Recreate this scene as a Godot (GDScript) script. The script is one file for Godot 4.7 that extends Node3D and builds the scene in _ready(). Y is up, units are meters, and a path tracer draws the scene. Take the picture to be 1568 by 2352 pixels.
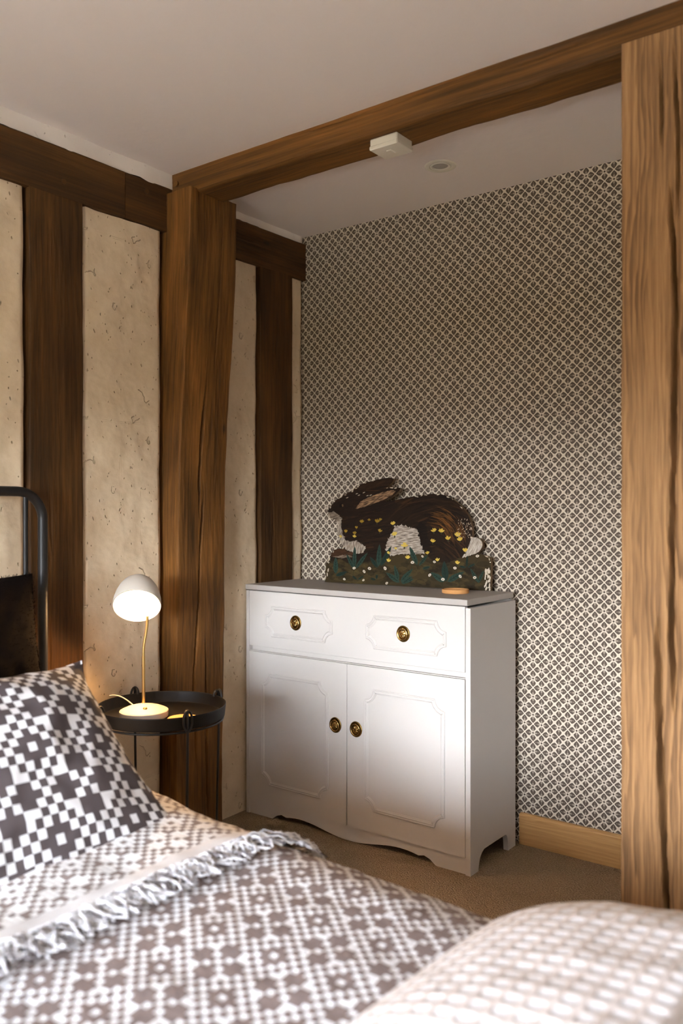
extends Node3D

# ---------------------------------------------------------------- painted board, millimetres on the board
const RABBIT_OUTLINE := [-2, 0, -1, 23, 0, 63, 5, 92, 19, 104, 30, 126, 45, 135, 77, 139, 80, 143, 66, 165, 59, 178, 49, 197, 47, 213, 49, 232, 52, 243, 43, 252, 30, 255, 9, 257, 2, 269, 1, 294, 7, 306, 24, 318, 36, 332, 52, 343, 68, 352, 89, 361, 108, 369, 117, 377, 145, 393, 175, 403, 212, 410, 242, 416, 272, 420, 293, 419, 302, 414, 296, 402, 282, 389, 270, 384, 303, 383, 329, 380, 336, 374, 324, 364, 304, 349, 281, 336, 263, 326, 300, 331, 336, 336, 383, 345, 429, 352, 475, 355, 508, 354, 544, 341, 581, 318, 611, 287, 629, 258, 637, 228, 639, 199, 638, 192, 654, 193, 671, 185, 680, 173, 681, 160, 671, 144, 663, 134, 681, 130, 704, 124, 714, 118, 716, 93, 716, 41, 716, 0]
const GROUND := [-6, -5, -8, 93, 70, 79, 194, 86, 254, 103, 299, 112, 344, 122, 447, 126, 484, 99, 541, 95, 587, 113, 630, 122, 661, 134, 718, 124, 722, -6]
const BELLY := [281, 174, 304, 208, 315, 232, 347, 235, 382, 225, 397, 223, 413, 215, 420, 193, 427, 165, 436, 149, 446, 127, 344, 120, 298, 114, 277, 138]
const CHEST := [50, 245, 68, 262, 67, 229, 74, 197, 91, 171, 117, 166, 141, 171, 160, 161, 186, 146, 177, 125, 144, 118, 93, 133, 66, 162, 47, 197, 45, 218]
const CHIN := [1, 283, 29, 286, 55, 272, 65, 262, 50, 243, 30, 255, 9, 256]
const EAR_INNER := [130, 297, 154, 326, 190, 344, 244, 360, 297, 371, 312, 367, 298, 351, 260, 333, 215, 318, 173, 305]
const TAIL := [638, 192, 654, 193, 671, 185, 680, 173, 681, 160, 671, 144, 656, 133, 599, 114, 607, 127, 621, 148, 629, 170, 634, 188]
const PAWS := [24, 118, 45, 133, 80, 138, 100, 125, 137, 124, 119, 107, 69, 103, 24, 102]
const LEAVES := [[136, 59, 134, 150, 22], [133, 59, 96, 117, 18], [143, 60, 195, 125, 20], [49, 35, 46, 102, 28], [50, 27, 103, 45, 18], [246, 69, 248, 160, 26], [243, 66, 205, 109, 18], [255, 72, 302, 153, 24], [343, 13, 280, 49, 24], [337, 18, 317, 79, 22], [346, 16, 399, 69, 22], [349, 13, 403, 29, 20], [417, 82, 380, 153, 24], [423, 80, 461, 125, 16], [439, 69, 472, 79, 14], [537, 24, 528, 102, 34], [531, 24, 474, 57, 26], [543, 25, 611, 65, 26], [667, 28, 634, 79, 16], [667, 25, 688, 73, 14], [620, 81, 621, 126, 10], [617, 80, 588, 85, 9], [625, 81, 654, 96, 9], [151, 15, 128, 30, 10], [154, 15, 181, 32, 10], [239, 22, 241, 40, 12], [236, 19, 212, 23, 10], [354, 8, 397, 40, 18]]
const YELLOWS := [[65, 182, 10], [89, 203, 11], [139, 219, 10], [132, 197, 11], [131, 184, 10], [163, 243, 12], [196, 251, 8], [233, 244, 14], [248, 252, 9], [247, 207, 12], [305, 236, 13], [314, 194, 15], [289, 122, 10], [321, 140, 9], [358, 152, 16], [290, 91, 13], [374, 106, 13], [482, 211, 14], [513, 210, 14], [478, 171, 13], [542, 182, 14], [580, 195, 16], [590, 179, 14], [612, 139, 14], [458, 126, 11], [501, 101, 12], [582, 92, 13]]
const DAISIES := [[135, 61, 9], [182, 49, 9], [206, 62, 10], [276, 65, 10], [91, 15, 8], [180, 15, 7], [286, 8, 8], [395, 92, 10], [437, 116, 7], [488, 97, 8], [470, 47, 9], [525, 33, 10], [573, 77, 9], [595, 47, 9], [653, 45, 9], [661, 124, 9]]
# the check design shared by the cushion and the bed cover, ten cells each way, 1 is white
const CHECK := ["1001010100", "0010101010", "0101000101", "1011000110", "0100101001", "1000010000", "0100101001", "1011000110", "0101000101", "0010101010"]

var rng := RandomNumberGenerator.new()
var noise := FastNoiseLite.new()
var used := {}
var M := {}

# ================================================================ mesh collector
class MB:
	var v := PackedVector3Array()
	var n := PackedVector3Array()
	var t := PackedVector2Array()
	var k := PackedInt32Array()

	func tri(a: Vector3, b: Vector3, c: Vector3, ua := Vector2.ZERO, ub := Vector2.ZERO, uc := Vector2.ZERO) -> void:
		var nn := (c - a).cross(b - a).normalized()
		var i := v.size()
		v.append_array([a, b, c])
		n.append_array([nn, nn, nn])
		t.append_array([ua, ub, uc])
		k.append_array([i, i + 1, i + 2])

	func quad(a: Vector3, b: Vector3, c: Vector3, d: Vector3, ua := Vector2.ZERO, ub := Vector2.ZERO, uc := Vector2.ZERO, ud := Vector2.ZERO) -> void:
		var nn := (c - a).cross(b - a) + (d - a).cross(c - a)
		nn = nn.normalized()
		var i := v.size()
		v.append_array([a, b, c, d])
		n.append_array([nn, nn, nn, nn])
		t.append_array([ua, ub, uc, ud])
		k.append_array([i, i + 1, i + 2, i, i + 2, i + 3])

	# smooth grid of nu x nv points; p and uv are row-major arrays (index j * nu + i)
	func grid(nu: int, nv: int, p: PackedVector3Array, uv: PackedVector2Array, wrap := false, flip := false) -> void:
		var base := v.size()
		var nn := PackedVector3Array()
		nn.resize(p.size())
		var idx := PackedInt32Array()
		var last := nu if wrap else nu - 1
		for j in nv - 1:
			for i in last:
				var a := j * nu + i
				var b := j * nu + (i + 1) % nu
				var c := b + nu
				var d := a + nu
				if flip:
					var s := b
					b = d
					d = s
				var f1 := (p[c] - p[a]).cross(p[b] - p[a])
				var f2 := (p[d] - p[a]).cross(p[c] - p[a])
				nn[a] += f1 + f2
				nn[b] += f1
				nn[c] += f1 + f2
				nn[d] += f2
				idx.append_array([base + a, base + b, base + c, base + a, base + c, base + d])
		for i in nn.size():
			nn[i] = nn[i].normalized()
		v.append_array(p)
		n.append_array(nn)
		t.append_array(uv)
		k.append_array(idx)

	# box with bevelled edges
	func box(lo: Vector3, hi: Vector3, r := 0.002) -> void:
		var c := (lo + hi) * 0.5
		var h := (hi - lo) * 0.5
		r = minf(r, minf(h.x, minf(h.y, h.z)) * 0.9)
		for ax in 3:
			var b1 := (ax + 1) % 3
			var b2 := (ax + 2) % 3
			for s in [-1.0, 1.0]:
				var q := []
				for w in [[-1.0, -1.0], [1.0, -1.0], [1.0, 1.0], [-1.0, 1.0]]:
					var x := Vector3.ZERO
					x[ax] = s * h[ax]
					x[b1] = w[0] * (h[b1] - r)
					x[b2] = w[1] * (h[b2] - r)
					q.append(c + x)
				_out4(q, c)
			for s1 in [-1.0, 1.0]:
				for s2 in [-1.0, 1.0]:
					var q := []
					for w in [[-1.0, 0], [1.0, 0], [1.0, 1], [-1.0, 1]]:
						var x := Vector3.ZERO
						x[ax] = w[0] * (h[ax] - r)
						x[b1] = s1 * (h[b1] - (r if w[1] == 0 else 0.0))
						x[b2] = s2 * (h[b2] - (0.0 if w[1] == 0 else r))
						q.append(c + x)
					_out4(q, c)
		for sx in [-1.0, 1.0]:
			for sy in [-1.0, 1.0]:
				for sz in [-1.0, 1.0]:
					var s := Vector3(sx, sy, sz)
					var q := []
					for ax in 3:
						var x := s * (h - Vector3(r, r, r))
						x[ax] = s[ax] * h[ax]
						q.append(c + x)
					var nn: Vector3 = (q[2] - q[0]).cross(q[1] - q[0])
					if nn.dot(s) < 0:
						tri(q[0], q[2], q[1])
					else:
						tri(q[0], q[1], q[2])

	func _out4(q: Array, c: Vector3) -> void:
		var m: Vector3 = (q[0] + q[1] + q[2] + q[3]) * 0.25
		var nn: Vector3 = (q[2] - q[0]).cross(q[1] - q[0])
		var uv := []
		var g := nn.abs()
		for p in q:
			uv.append(Vector2(p.z, p.y) if g.x > g.y and g.x > g.z else Vector2(p.x, p.z) if g.y > g.z else Vector2(p.x, p.y))
		if nn.dot(m - c) < 0:
			quad(q[0], q[3], q[2], q[1], uv[0], uv[3], uv[2], uv[1])
		else:
			quad(q[0], q[1], q[2], q[3], uv[0], uv[1], uv[2], uv[3])

	func tube(pts: PackedVector3Array, r: float, seg := 10, closed := false) -> void:
		var m := pts.size()
		var p := PackedVector3Array()
		var uv := PackedVector2Array()
		var up := Vector3.UP
		var side := Vector3.ZERO
		var rows := m + 1 if closed else m
		var run := 0.0
		for jj in rows:
			var j := jj % m
			var a := pts[(j - 1 + m) % m] if closed or j > 0 else pts[j]
			var b := pts[(j + 1) % m] if closed or j < m - 1 else pts[j]
			var d := (b - a).normalized()
			if jj == 0:
				up = Vector3.UP if absf(d.y) < 0.9 else Vector3.RIGHT
				side = d.cross(up).normalized()
			else:
				side = (side - d * side.dot(d)).normalized()
				run += pts[j].distance_to(pts[(j - 1 + m) % m])
			up = side.cross(d)
			for i in seg:
				var w := TAU * i / seg
				p.append(pts[j] + (side * cos(w) + up * sin(w)) * r)
				uv.append(Vector2(float(i) / seg, run))
		grid(seg, rows, p, uv, true)
		if not closed:
			for e in [0, m - 1]:
				var row: int = e * seg
				for i in seg:
					var a := p[row + i]
					var b := p[row + (i + 1) % seg]
					if e == 0:
						tri(pts[e], b, a)
					else:
						tri(pts[e], a, b)

	# profile of (radius, height) turned round the y axis at centre c
	func lathe(prof: PackedVector2Array, c := Vector3.ZERO, seg := 40, sx := 1.0, sz := 1.0) -> void:
		var p := PackedVector3Array()
		var uv := PackedVector2Array()
		for j in prof.size():
			for i in seg:
				var w := TAU * i / seg
				p.append(c + Vector3(cos(w) * prof[j].x * sx, prof[j].y, sin(w) * prof[j].x * sz))
				uv.append(Vector2(float(i) / seg, float(j) / prof.size()))
		grid(seg, prof.size(), p, uv, true)

	# polygon (x, y) pushed from z0 to z1
	func plate(poly: PackedVector2Array, z0: float, z1: float, uvs := Vector2.ONE, uvo := Vector2.ZERO) -> void:
		var f := Geometry2D.triangulate_polygon(poly)
		for i in range(0, f.size(), 3):
			var a := poly[f[i]]
			var b := poly[f[i + 1]]
			var c := poly[f[i + 2]]
			if (b - a).cross(c - a) > 0:
				var s := b
				b = c
				c = s
			tri(Vector3(a.x, a.y, z1), Vector3(b.x, b.y, z1), Vector3(c.x, c.y, z1), (a - uvo) * uvs, (b - uvo) * uvs, (c - uvo) * uvs)
			tri(Vector3(a.x, a.y, z0), Vector3(c.x, c.y, z0), Vector3(b.x, b.y, z0), (a - uvo) * uvs, (c - uvo) * uvs, (b - uvo) * uvs)
		rim(poly, z0, z1)

	func rim(poly: PackedVector2Array, z0: float, z1: float) -> void:
		var cw := Geometry2D.is_polygon_clockwise(poly)
		var m := poly.size()
		for i in m:
			var a := poly[i]
			var b := poly[(i + 1) % m]
			var q0 := Vector3(a.x, a.y, z0)
			var q1 := Vector3(b.x, b.y, z0)
			var q2 := Vector3(b.x, b.y, z1)
			var q3 := Vector3(a.x, a.y, z1)
			var mid := Vector2((b - a).y, -(b - a).x) * (-1.0 if cw else 1.0)
			var nn := (q2 - q0).cross(q1 - q0)
			if nn.x * mid.x + nn.y * mid.y < 0:
				quad(q0, q3, q2, q1)
			else:
				quad(q0, q1, q2, q3)

	func mesh() -> ArrayMesh:
		var a := []
		a.resize(Mesh.ARRAY_MAX)
		a[Mesh.ARRAY_VERTEX] = v
		a[Mesh.ARRAY_NORMAL] = n
		a[Mesh.ARRAY_TEX_UV] = t
		a[Mesh.ARRAY_INDEX] = k
		var m := ArrayMesh.new()
		m.add_surface_from_arrays(Mesh.PRIMITIVE_TRIANGLES, a)
		return m

# ================================================================ scene helpers
func numbered(called: String) -> String:
	var c: int = used.get(called, 0)
	used[called] = c + 1
	return called if c == 0 else "%s_%03d" % [called, c]

func obj(called: String, mb: MB, m: Material, parent: Node = null) -> MeshInstance3D:
	var o := MeshInstance3D.new()
	o.name = numbered(called) if parent == null else called
	o.mesh = mb.mesh()
	o.material_override = m
	(self if parent == null else parent).add_child(o, true)
	return o

func thing(called: String, label: String, category: String, at := Vector3.ZERO, group := "") -> Node3D:
	var o := Node3D.new()
	o.name = numbered(called)
	add_child(o)
	o.position = at
	tag(o, label, category, group)
	return o

func tag(o: Node, label: String, category: String, group := "") -> Node:
	o.set_meta("label", label)
	o.set_meta("category", category)
	if group:
		o.set_meta("group", group)
	return o

func structure(o: Node, label := "") -> Node:
	o.set_meta("kind", "structure")
	if label:
		o.set_meta("label", label)
	return o

func mat(col: Color, rough := 0.8, spec := 0.5) -> StandardMaterial3D:
	var m := StandardMaterial3D.new()
	m.albedo_color = col
	m.roughness = rough
	m.metallic_specular = spec
	return m

func rgb(r: float, g: float, b: float) -> Color:
	return Color(r / 255.0, g / 255.0, b / 255.0)

func tex(im: Image) -> ImageTexture:
	return ImageTexture.create_from_image(im)

func bump(m: StandardMaterial3D, im: Image, cm: float) -> void:
	m.heightmap_enabled = true
	m.heightmap_texture = tex(im)
	m.heightmap_scale = cm

func fbm(x: float, y: float, z := 0.0) -> float:
	return noise.get_noise_3d(x, y, z)

func poly(a: Array, k := 0.001) -> PackedVector2Array:
	var r := PackedVector2Array()
	for i in range(0, a.size(), 2):
		r.append(Vector2(a[i], a[i + 1]) * k)
	return r

func smooth(a: float, b: float, x: float) -> float:
	return smoothstep(a, b, x)

# ================================================================ textures
func noise_image(w: int, h: int, s: int, freq: float, oct := 4, type := FastNoiseLite.TYPE_SIMPLEX_SMOOTH) -> Image:
	var f := FastNoiseLite.new()
	f.seed = s
	f.noise_type = type
	f.frequency = freq
	f.fractal_octaves = oct
	return f.get_seamless_image(w, h)

# oak board: u runs across the grain (wide metres), v along it (long metres); [colour, relief]
func wood_images(w: int, h: int, wide: float, long: float, s: int, dark: Color, light: Color, rings: float, knots: Array, blotch := 0.5, ring_amp := 0.4) -> Array:
	var f := FastNoiseLite.new()
	f.seed = s
	f.frequency = 1.0
	f.fractal_octaves = 3
	var col := Image.create(w, h, false, Image.FORMAT_RGB8)
	var hgt := Image.create(w, h, false, Image.FORMAT_L8)
	for j in h:
		var y := long * j / h
		for i in w:
			var x := wide * i / w
			var g := x + 0.030 * f.get_noise_2d(x * 5.0, y * 1.1) + 0.006 * f.get_noise_2d(x * 30.0 + 40.0, y * 4.0)
			var kd := 0.0
			for q in knots:
				var dx: float = (x - q.x)
				var dy: float = (y - q.y) * 0.42
				var d2: float = (dx * dx + dy * dy) / (q.z * q.z)
				if d2 < 9.0:
					var e := exp(-d2)
					g += q.z * 1.1 * e * (1.0 if dx > 0 else -1.0) * minf(1.0, absf(dx) / q.z)
					g += 0.5 * q.z * e
					kd = maxf(kd, exp(-d2 * 9.0))
			g += 0.35 / rings * f.get_noise_2d(x * 55.0 + 7.0, y * 2.6) + 0.012 * f.get_noise_2d(x * 11.0, y * 0.5 + 30.0)
			var ring := fposmod(g * rings, 1.0)
			ring = smoothstep(0.0, 0.8, ring) * (1.0 - smoothstep(0.84, 1.0, ring))
			var strong := ring_amp * (0.55 + 0.9 * f.get_noise_2d(x * 9.0 + 60.0, y * 1.3))
			var fibre := f.get_noise_2d(x * 420.0, y * 9.0) * 0.5 + 0.5
			var streak := f.get_noise_2d(x * 85.0 + 20.0, y * 1.7) * 0.5 + 0.5
			var big := f.get_noise_2d(x * 6.0 + 90.0, y * 1.6) * 0.5 + 0.5
			var tone := clampf(0.52 - strong * ring + 0.34 * (fibre - 0.5) + 0.5 * (streak - 0.5) + blotch * (big - 0.5) + 0.5 * ring_amp - 0.75 * kd, 0.0, 1.0)
			col.set_pixel(i, j, dark.lerp(light, tone))
			hgt.set_pixel(i, j, Color.WHITE * clampf(0.35 + 0.35 * fibre + 0.3 * (1.0 - ring) - 0.4 * kd, 0.0, 1.0))
	return [col, hgt]

func wallpaper_image() -> Image:
	var n := 256
	var im := Image.create(n, n, false, Image.FORMAT_RGB8)
	var paper := rgb(201, 188, 168)
	var ink := rgb(70, 57, 47)
	var f := FastNoiseLite.new()
	f.seed = 5
	f.frequency = 0.05
	for j in n:
		for i in n:
			# distance to the nearest flower, in tile units; flowers stand at the corners and the middle
			var x := float(i) / n
			var y := float(j) / n
			var best := Vector2(9, 9)
			for c in [Vector2(0, 0), Vector2(1, 0), Vector2(0, 1), Vector2(1, 1), Vector2(0.5, 0.5)]:
				var d: Vector2 = Vector2(x, y) - c
				if absf(d.x) + absf(d.y) < absf(best.x) + absf(best.y):
					best = d
			var a := best.abs()
			var along := maxf(a.x, a.y)
			var across := minf(a.x, a.y)
			var r := best.length()
			var on := 0.0
			if r < 0.052:
				on = 1.0
			elif along > 0.09:
				# heart shaped leaf: round at the flower's eye, pointed outwards
				var w := 0.0
				var q := (along - 0.09) / 0.355
				if q < 1.0:
					w = 0.166 * pow(sin(PI * pow(q, 0.62)), 0.62) * (1.0 if q < 0.5 else 1.0 - 0.12 * (q - 0.5))
					w = minf(w, (0.455 - along) * 0.98 + 0.004)
					w = minf(w, along - 0.055)
				if across < w:
					on = 1.0
					# pale veins
					if q < 0.72 and absf(across - 0.028 - 0.0 * q) < 0.006 + 0.012 * (0.5 - q) and q < 0.42:
						on = 0.15
					elif across < 0.010 and q < 0.8:
						on = 0.30
					else:
						var vein := fposmod(q * 7.0 - across * 16.0, 1.0)
						if vein < 0.20 and across > 0.03 and q > 0.1 and q < 0.85:
							on = 0.66
			var c := paper.lerp(ink, on)
			c = c * (1.0 + 0.05 * f.get_noise_2d(i * 3.0, j * 3.0))
			im.set_pixel(i, j, c)
	return im

func check_image(px: int, white: Color, black: Color, invert: bool, blur: float, mottle: float) -> Image:
	var n := px * 10
	var im := Image.create(n, n, false, Image.FORMAT_RGB8)
	var f := FastNoiseLite.new()
	f.seed = 11
	f.frequency = 0.09
	var warm := Color(black.r * 1.16, black.g * 1.06, black.b * 0.96)
	for j in n:
		for i in n:
			var on: bool = CHECK[(j / px) % 10][(i / px) % 10] == "1"
			if invert:
				on = not on
			var yarn := 0.5 + 0.5 * sin(TAU * (i + 0.5) / 4.0) * sin(TAU * (j + 0.5) / 4.0)
			var b := black.lerp(warm, clampf(0.5 + 1.4 * f.get_noise_2d(i * 0.6, j * 4.0), 0.0, 1.0) * mottle)
			var c := white if on else b
			c = c * (1.0 - blur * 0.12 * yarn)
			im.set_pixel(i, j, c)
	return im

func check_relief(px: int, invert: bool) -> Image:
	var n := px * 10
	var im := Image.create(n, n, false, Image.FORMAT_L8)
	for j in n:
		for i in n:
			var on: bool = CHECK[(j / px) % 10][(i / px) % 10] == "1"
			if invert:
				on = not on
			var cx := absf(fposmod(float(i) / px, 1.0) - 0.5) * 2.0
			var cy := absf(fposmod(float(j) / px, 1.0) - 0.5) * 2.0
			var puff := (1.0 - cx * cx) * (1.0 - cy * cy)
			im.set_pixel(i, j, Color.WHITE * (0.55 + 0.4 * puff if on else 0.42 + 0.08 * sin(j * 1.6)))
	return im

func waffle_images() -> Array:
	var n := 192
	var col := Image.create(n, n, false, Image.FORMAT_RGB8)
	var hgt := Image.create(n, n, false, Image.FORMAT_L8)
	var f := FastNoiseLite.new()
	f.seed = 3
	f.frequency = 0.02
	for j in n:
		for i in n:
			var x := absf(fposmod(2.0 * i / n, 1.0) - 0.5) * 2.0
			var y := absf(fposmod(2.0 * j / n, 1.0) - 0.5) * 2.0
			var puff := clampf(1.25 - pow(pow(x, 3.0) + pow(y, 3.0), 0.333) * 1.45, 0.0, 1.0)
			var w := smoothstep(0.05, 0.45, puff)
			col.set_pixel(i, j, rgb(228, 219, 214).lerp(rgb(246, 245, 247), w) * (1.0 + 0.05 * f.get_noise_2d(i * 8.0, j * 8.0)))
			hgt.set_pixel(i, j, Color.WHITE * (0.2 + 0.75 * w))
	return [col, hgt]

func plaster_images() -> Array:
	var n := 768
	var a := noise_image(n, n, 21, 0.006, 3)
	var b := noise_image(n, n, 22, 0.045, 3)
	var hgt := Image.create(n, n, false, Image.FORMAT_L8)
	var col := Image.create(n, n, false, Image.FORMAT_RGB8)
	for j in n:
		for i in n:
			var p := a.get_pixel(i, j).r
			var q := b.get_pixel(i, j).r
			hgt.set_pixel(i, j, Color.WHITE * (0.45 + 0.22 * p + 0.018 * q))
			col.set_pixel(i, j, rgb(206, 184, 152).lerp(rgb(222, 203, 174), clampf(p * 0.8 + q * 0.3, 0, 1)))
	var r := RandomNumberGenerator.new()
	r.seed = 77
	for e in 190:      # pits and chips
		var x := r.randf() * n
		var y := r.randf() * n
		var rx := r.randf_range(0.8, 2.4)
		var ry := rx * r.randf_range(0.8, 3.6)
		var slant := r.randf_range(-0.5, 0.5)
		for dj in range(-9, 10):
			for di in range(-9, 10):
				var d := Vector2((di - slant * dj) / rx, dj / ry).length()
				if d < 1.0:
					var ii := posmod(int(x) + di, n)
					var jj := posmod(int(y) + dj, n)
					hgt.set_pixel(ii, jj, Color.WHITE * (hgt.get_pixel(ii, jj).r - 0.34 * (1.0 - d * d)))
					col.set_pixel(ii, jj, col.get_pixel(ii, jj).lerp(rgb(130, 108, 80), 0.45 * (1.0 - d)))
	for e in 9:        # flaked outlines that wander
		var at := Vector2(r.randf(), r.randf()) * n
		var dir := r.randf_range(0.9, 2.2)
		for st in r.randi_range(40, 130):
			dir += r.randf_range(-0.55, 0.55)
			at += Vector2(cos(dir), sin(dir)) * 1.1
			for dj in range(-3, 4):
				for di in range(-3, 4):
					var ii := posmod(int(at.x) + di, n)
					var jj := posmod(int(at.y) + dj, n)
					var d := Vector2(di, dj).length()
					if d < 1.4:
						hgt.set_pixel(ii, jj, Color.WHITE * maxf(0.05, hgt.get_pixel(ii, jj).r - 0.10))
					elif d < 3.0 and di > 0:
						hgt.set_pixel(ii, jj, Color.WHITE * minf(0.95, hgt.get_pixel(ii, jj).r + 0.012))
	return [col, hgt]

# ---------------------------------------------------------------- the painted rabbit
var pic: Image
var pic_n := FastNoiseLite.new()
const PX := 1250.0
const PIC_LO := Vector2(-0.02, -0.015)

func to_pic(p: Vector2) -> Vector2:
	return (p - PIC_LO) * PX

func paint(pts: PackedVector2Array, c: Color, ragged := 3.0, grain := 0.0, gdir := Vector2(1, 0.1), seed_off := 0.0) -> void:
	var q := PackedVector2Array()
	var lo := Vector2(1e9, 1e9)
	var hi := -lo
	for p in pts:
		var w := to_pic(p)
		q.append(w)
		lo = lo.min(w)
		hi = hi.max(w)
	var W := pic.get_width()
	var H := pic.get_height()
	for j in range(maxi(0, int(lo.y) - 6), mini(H, int(hi.y) + 6)):
		for i in range(maxi(0, int(lo.x) - 6), mini(W, int(hi.x) + 6)):
			var p := Vector2(i, j) + Vector2(pic_n.get_noise_2d(i * 2.0 + seed_off, j * 2.0), pic_n.get_noise_2d(i * 2.0, j * 2.0 + 50.0 + seed_off)) * ragged
			if Geometry2D.is_point_in_polygon(p, q):
				var a := c.a
				if grain > 0.0:
					var s := Vector2(i, j)
					var g := pic_n.get_noise_2d(s.dot(gdir.normalized()) * 0.6 + seed_off, s.dot(Vector2(-gdir.y, gdir.x).normalized()) * 9.0)
					a *= clampf(1.0 - grain * 0.5 + grain * 1.6 * g, 0.0, 1.0)
				pic.set_pixel(i, H - 1 - j, pic.get_pixel(i, H - 1 - j).lerp(Color(c, 1.0), a))

func dab(at: Vector2, half_long: float, half_wide: float, turn: float, c: Color) -> void:
	var o := PackedVector2Array()
	for e in 12:
		var w := TAU * e / 12.0
		o.append(at + Vector2(cos(w) * half_long, sin(w) * half_wide).rotated(turn))
	paint(o, c, 1.0)

func rabbit_image() -> Image:
	pic_n.seed = 9
	pic_n.frequency = 0.03
	pic = Image.create(int(0.76 * PX), int(0.46 * PX), false, Image.FORMAT_RGB8)
	var r := RandomNumberGenerator.new()
	r.seed = 4
	pic.fill(rgb(36, 24, 14))
	# coat: long strokes of umber, ochre and near black
	for e in 420:
		var x := r.randf_range(0.02, 0.64)
		var y := r.randf_range(0.11, 0.40)
		var k := r.randf()
		var c := rgb(20, 13, 9) if k < 0.55 else rgb(54, 35, 18) if k < 0.87 else rgb(80, 52, 26)
		var ang := 0.15 if x < 0.3 else -atan2(x - 0.46, maxf(0.05, y - 0.06)) * 0.9 + 0.1
		c.a = 0.5
		dab(Vector2(x, y), r.randf_range(0.02, 0.055), r.randf_range(0.0012, 0.004), ang + r.randf_range(-0.2, 0.2), c)
	paint(poly([0, 250, 30, 320, 120, 372, 300, 335, 330, 300, 260, 250, 210, 180, 150, 160, 80, 190, 60, 260]), Color(rgb(30, 20, 14), 0.72), 6.0, 0.7, Vector2(1, 0.3))
	paint(poly([110, 370, 180, 402, 290, 417, 300, 408, 250, 388, 160, 372]), Color(rgb(50, 33, 20), 0.8), 3.0, 0.8, Vector2(1, 0.25))
	paint(poly([405, 225, 425, 250, 450, 230, 460, 180, 480, 130, 440, 130, 425, 170]), Color(rgb(22, 14, 10), 0.85), 5.0, 0.4)
	for e in 90:      # warm streaks down the haunch
		var w := r.randf_range(0.15, 1.35)
		var q := Vector2(0.47, 0.16) + Vector2(sin(w), cos(w)) * r.randf_range(0.07, 0.15)
		dab(q, r.randf_range(0.012, 0.035), 0.0016, -w, Color(rgb(128, 84, 38), 0.42))
	paint(poly(CHEST), rgb(196, 188, 178), 7.0, 0.55, Vector2(0.2, 1))
	paint(poly(CHIN), Color(rgb(176, 166, 152), 0.8), 4.0, 0.5)
	paint(poly(BELLY), rgb(206, 198, 190), 9.0, 0.5, Vector2(1, 0.05))
	paint(poly(EAR_INNER), rgb(172, 140, 108), 3.0, 0.8, Vector2(1, 0.35))
	paint(poly([118, 300, 150, 330, 190, 350, 250, 368, 300, 378, 330, 378, 300, 372, 240, 361, 188, 345, 152, 327]), Color(rgb(30, 20, 14), 0.9), 2.0)
	dab(Vector2(0.064, 0.312), 0.011, 0.008, 0.3, rgb(20, 13, 10))
	dab(Vector2(0.070, 0.311), 0.004, 0.006, 0.3, rgb(96, 76, 50))
	paint(poly(TAIL), rgb(214, 208, 200), 3.0, 0.35, Vector2(0.4, 1))
	# bank of grass
	paint(poly(GROUND), rgb(60, 50, 29), 5.0)
	for e in 170:
		var p := Vector2(r.randf_range(0.0, 0.715), r.randf_range(0.0, 0.10))
		var c := rgb(34, 27, 18) if r.randf() < 0.66 else rgb(94, 82, 44)
		c.a = 0.34
		dab(p, r.randf_range(0.010, 0.032), r.randf_range(0.005, 0.013), r.randf_range(-0.4, 0.4), c)
	paint(poly(PAWS), rgb(70, 46, 30), 3.0, 0.4)
	paint(poly([30, 103, 80, 112, 130, 108, 120, 104, 70, 99]), rgb(150, 138, 124), 3.0, 0.7)
	for l in LEAVES:
		var a := Vector2(l[0], l[1]) * 0.001
		var b := Vector2(l[2], l[3]) * 0.001
		var d := (b - a)
		var s: Vector2 = Vector2(-d.y, d.x).normalized() * l[4] * 0.00042
		var o := PackedVector2Array()
		for e in 9:
			var t := e / 8.0
			o.append(a + d * t + s * pow(sin(PI * pow(t, 0.8)), 0.8))
		for e in range(7, 0, -1):
			var t := e / 8.0
			o.append(a + d * t - s * pow(sin(PI * pow(t, 0.8)), 0.8))
		paint(o, rgb(44, 66, 58) if r.randf() < 0.7 else rgb(32, 52, 46), 1.5)
		dab(a + d * 0.5, d.length() * 0.42, 0.0011, d.angle(), rgb(20, 32, 28))
		for e in 4:
			var t := 0.25 + 0.16 * e
			dab(a + d * t + s * 0.4, 0.006, 0.0007, d.angle() + 0.6, rgb(24, 38, 33))
			dab(a + d * t - s * 0.4, 0.006, 0.0007, d.angle() - 0.6, rgb(24, 38, 33))
	for y in YELLOWS:
		var p := Vector2(y[0], y[1]) * 0.001
		var sz: float = y[2] * 0.001
		var dim: bool = y[0] < 260 and y[1] > 190
		for e in 5:
			var w := -0.9 + 0.45 * e + r.randf_range(-0.3, 0.3) + PI / 2
			dab(p + Vector2(cos(w), sin(w)) * sz * 0.5, sz * 0.55, sz * 0.22, w, (rgb(150, 124, 42) if dim else rgb(206, 178, 74)).lerp(rgb(226, 204, 110), 0.0 if dim else r.randf() * 0.6))
		dab(p - Vector2(0, sz * 0.35), sz * 0.3, sz * 0.2, 1.57, rgb(52, 58, 38))
	for y in DAISIES:
		var p := Vector2(y[0], y[1]) * 0.001
		var w := r.randf_range(-0.9, 0.9)
		dab(p - Vector2(0.002, 0.016), 0.013, 0.0008, 1.4 + r.randf_range(-0.4, 0.4), rgb(40, 46, 32))
		dab(p, y[2] * 0.00078, y[2] * 0.00056, w, rgb(222, 216, 206))
		dab(p, y[2] * 0.0003, y[2] * 0.0002, w, rgb(128, 112, 84))
	# chips down to the white ground coat, along the cut edges
	var out := poly(RABBIT_OUTLINE)
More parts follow.
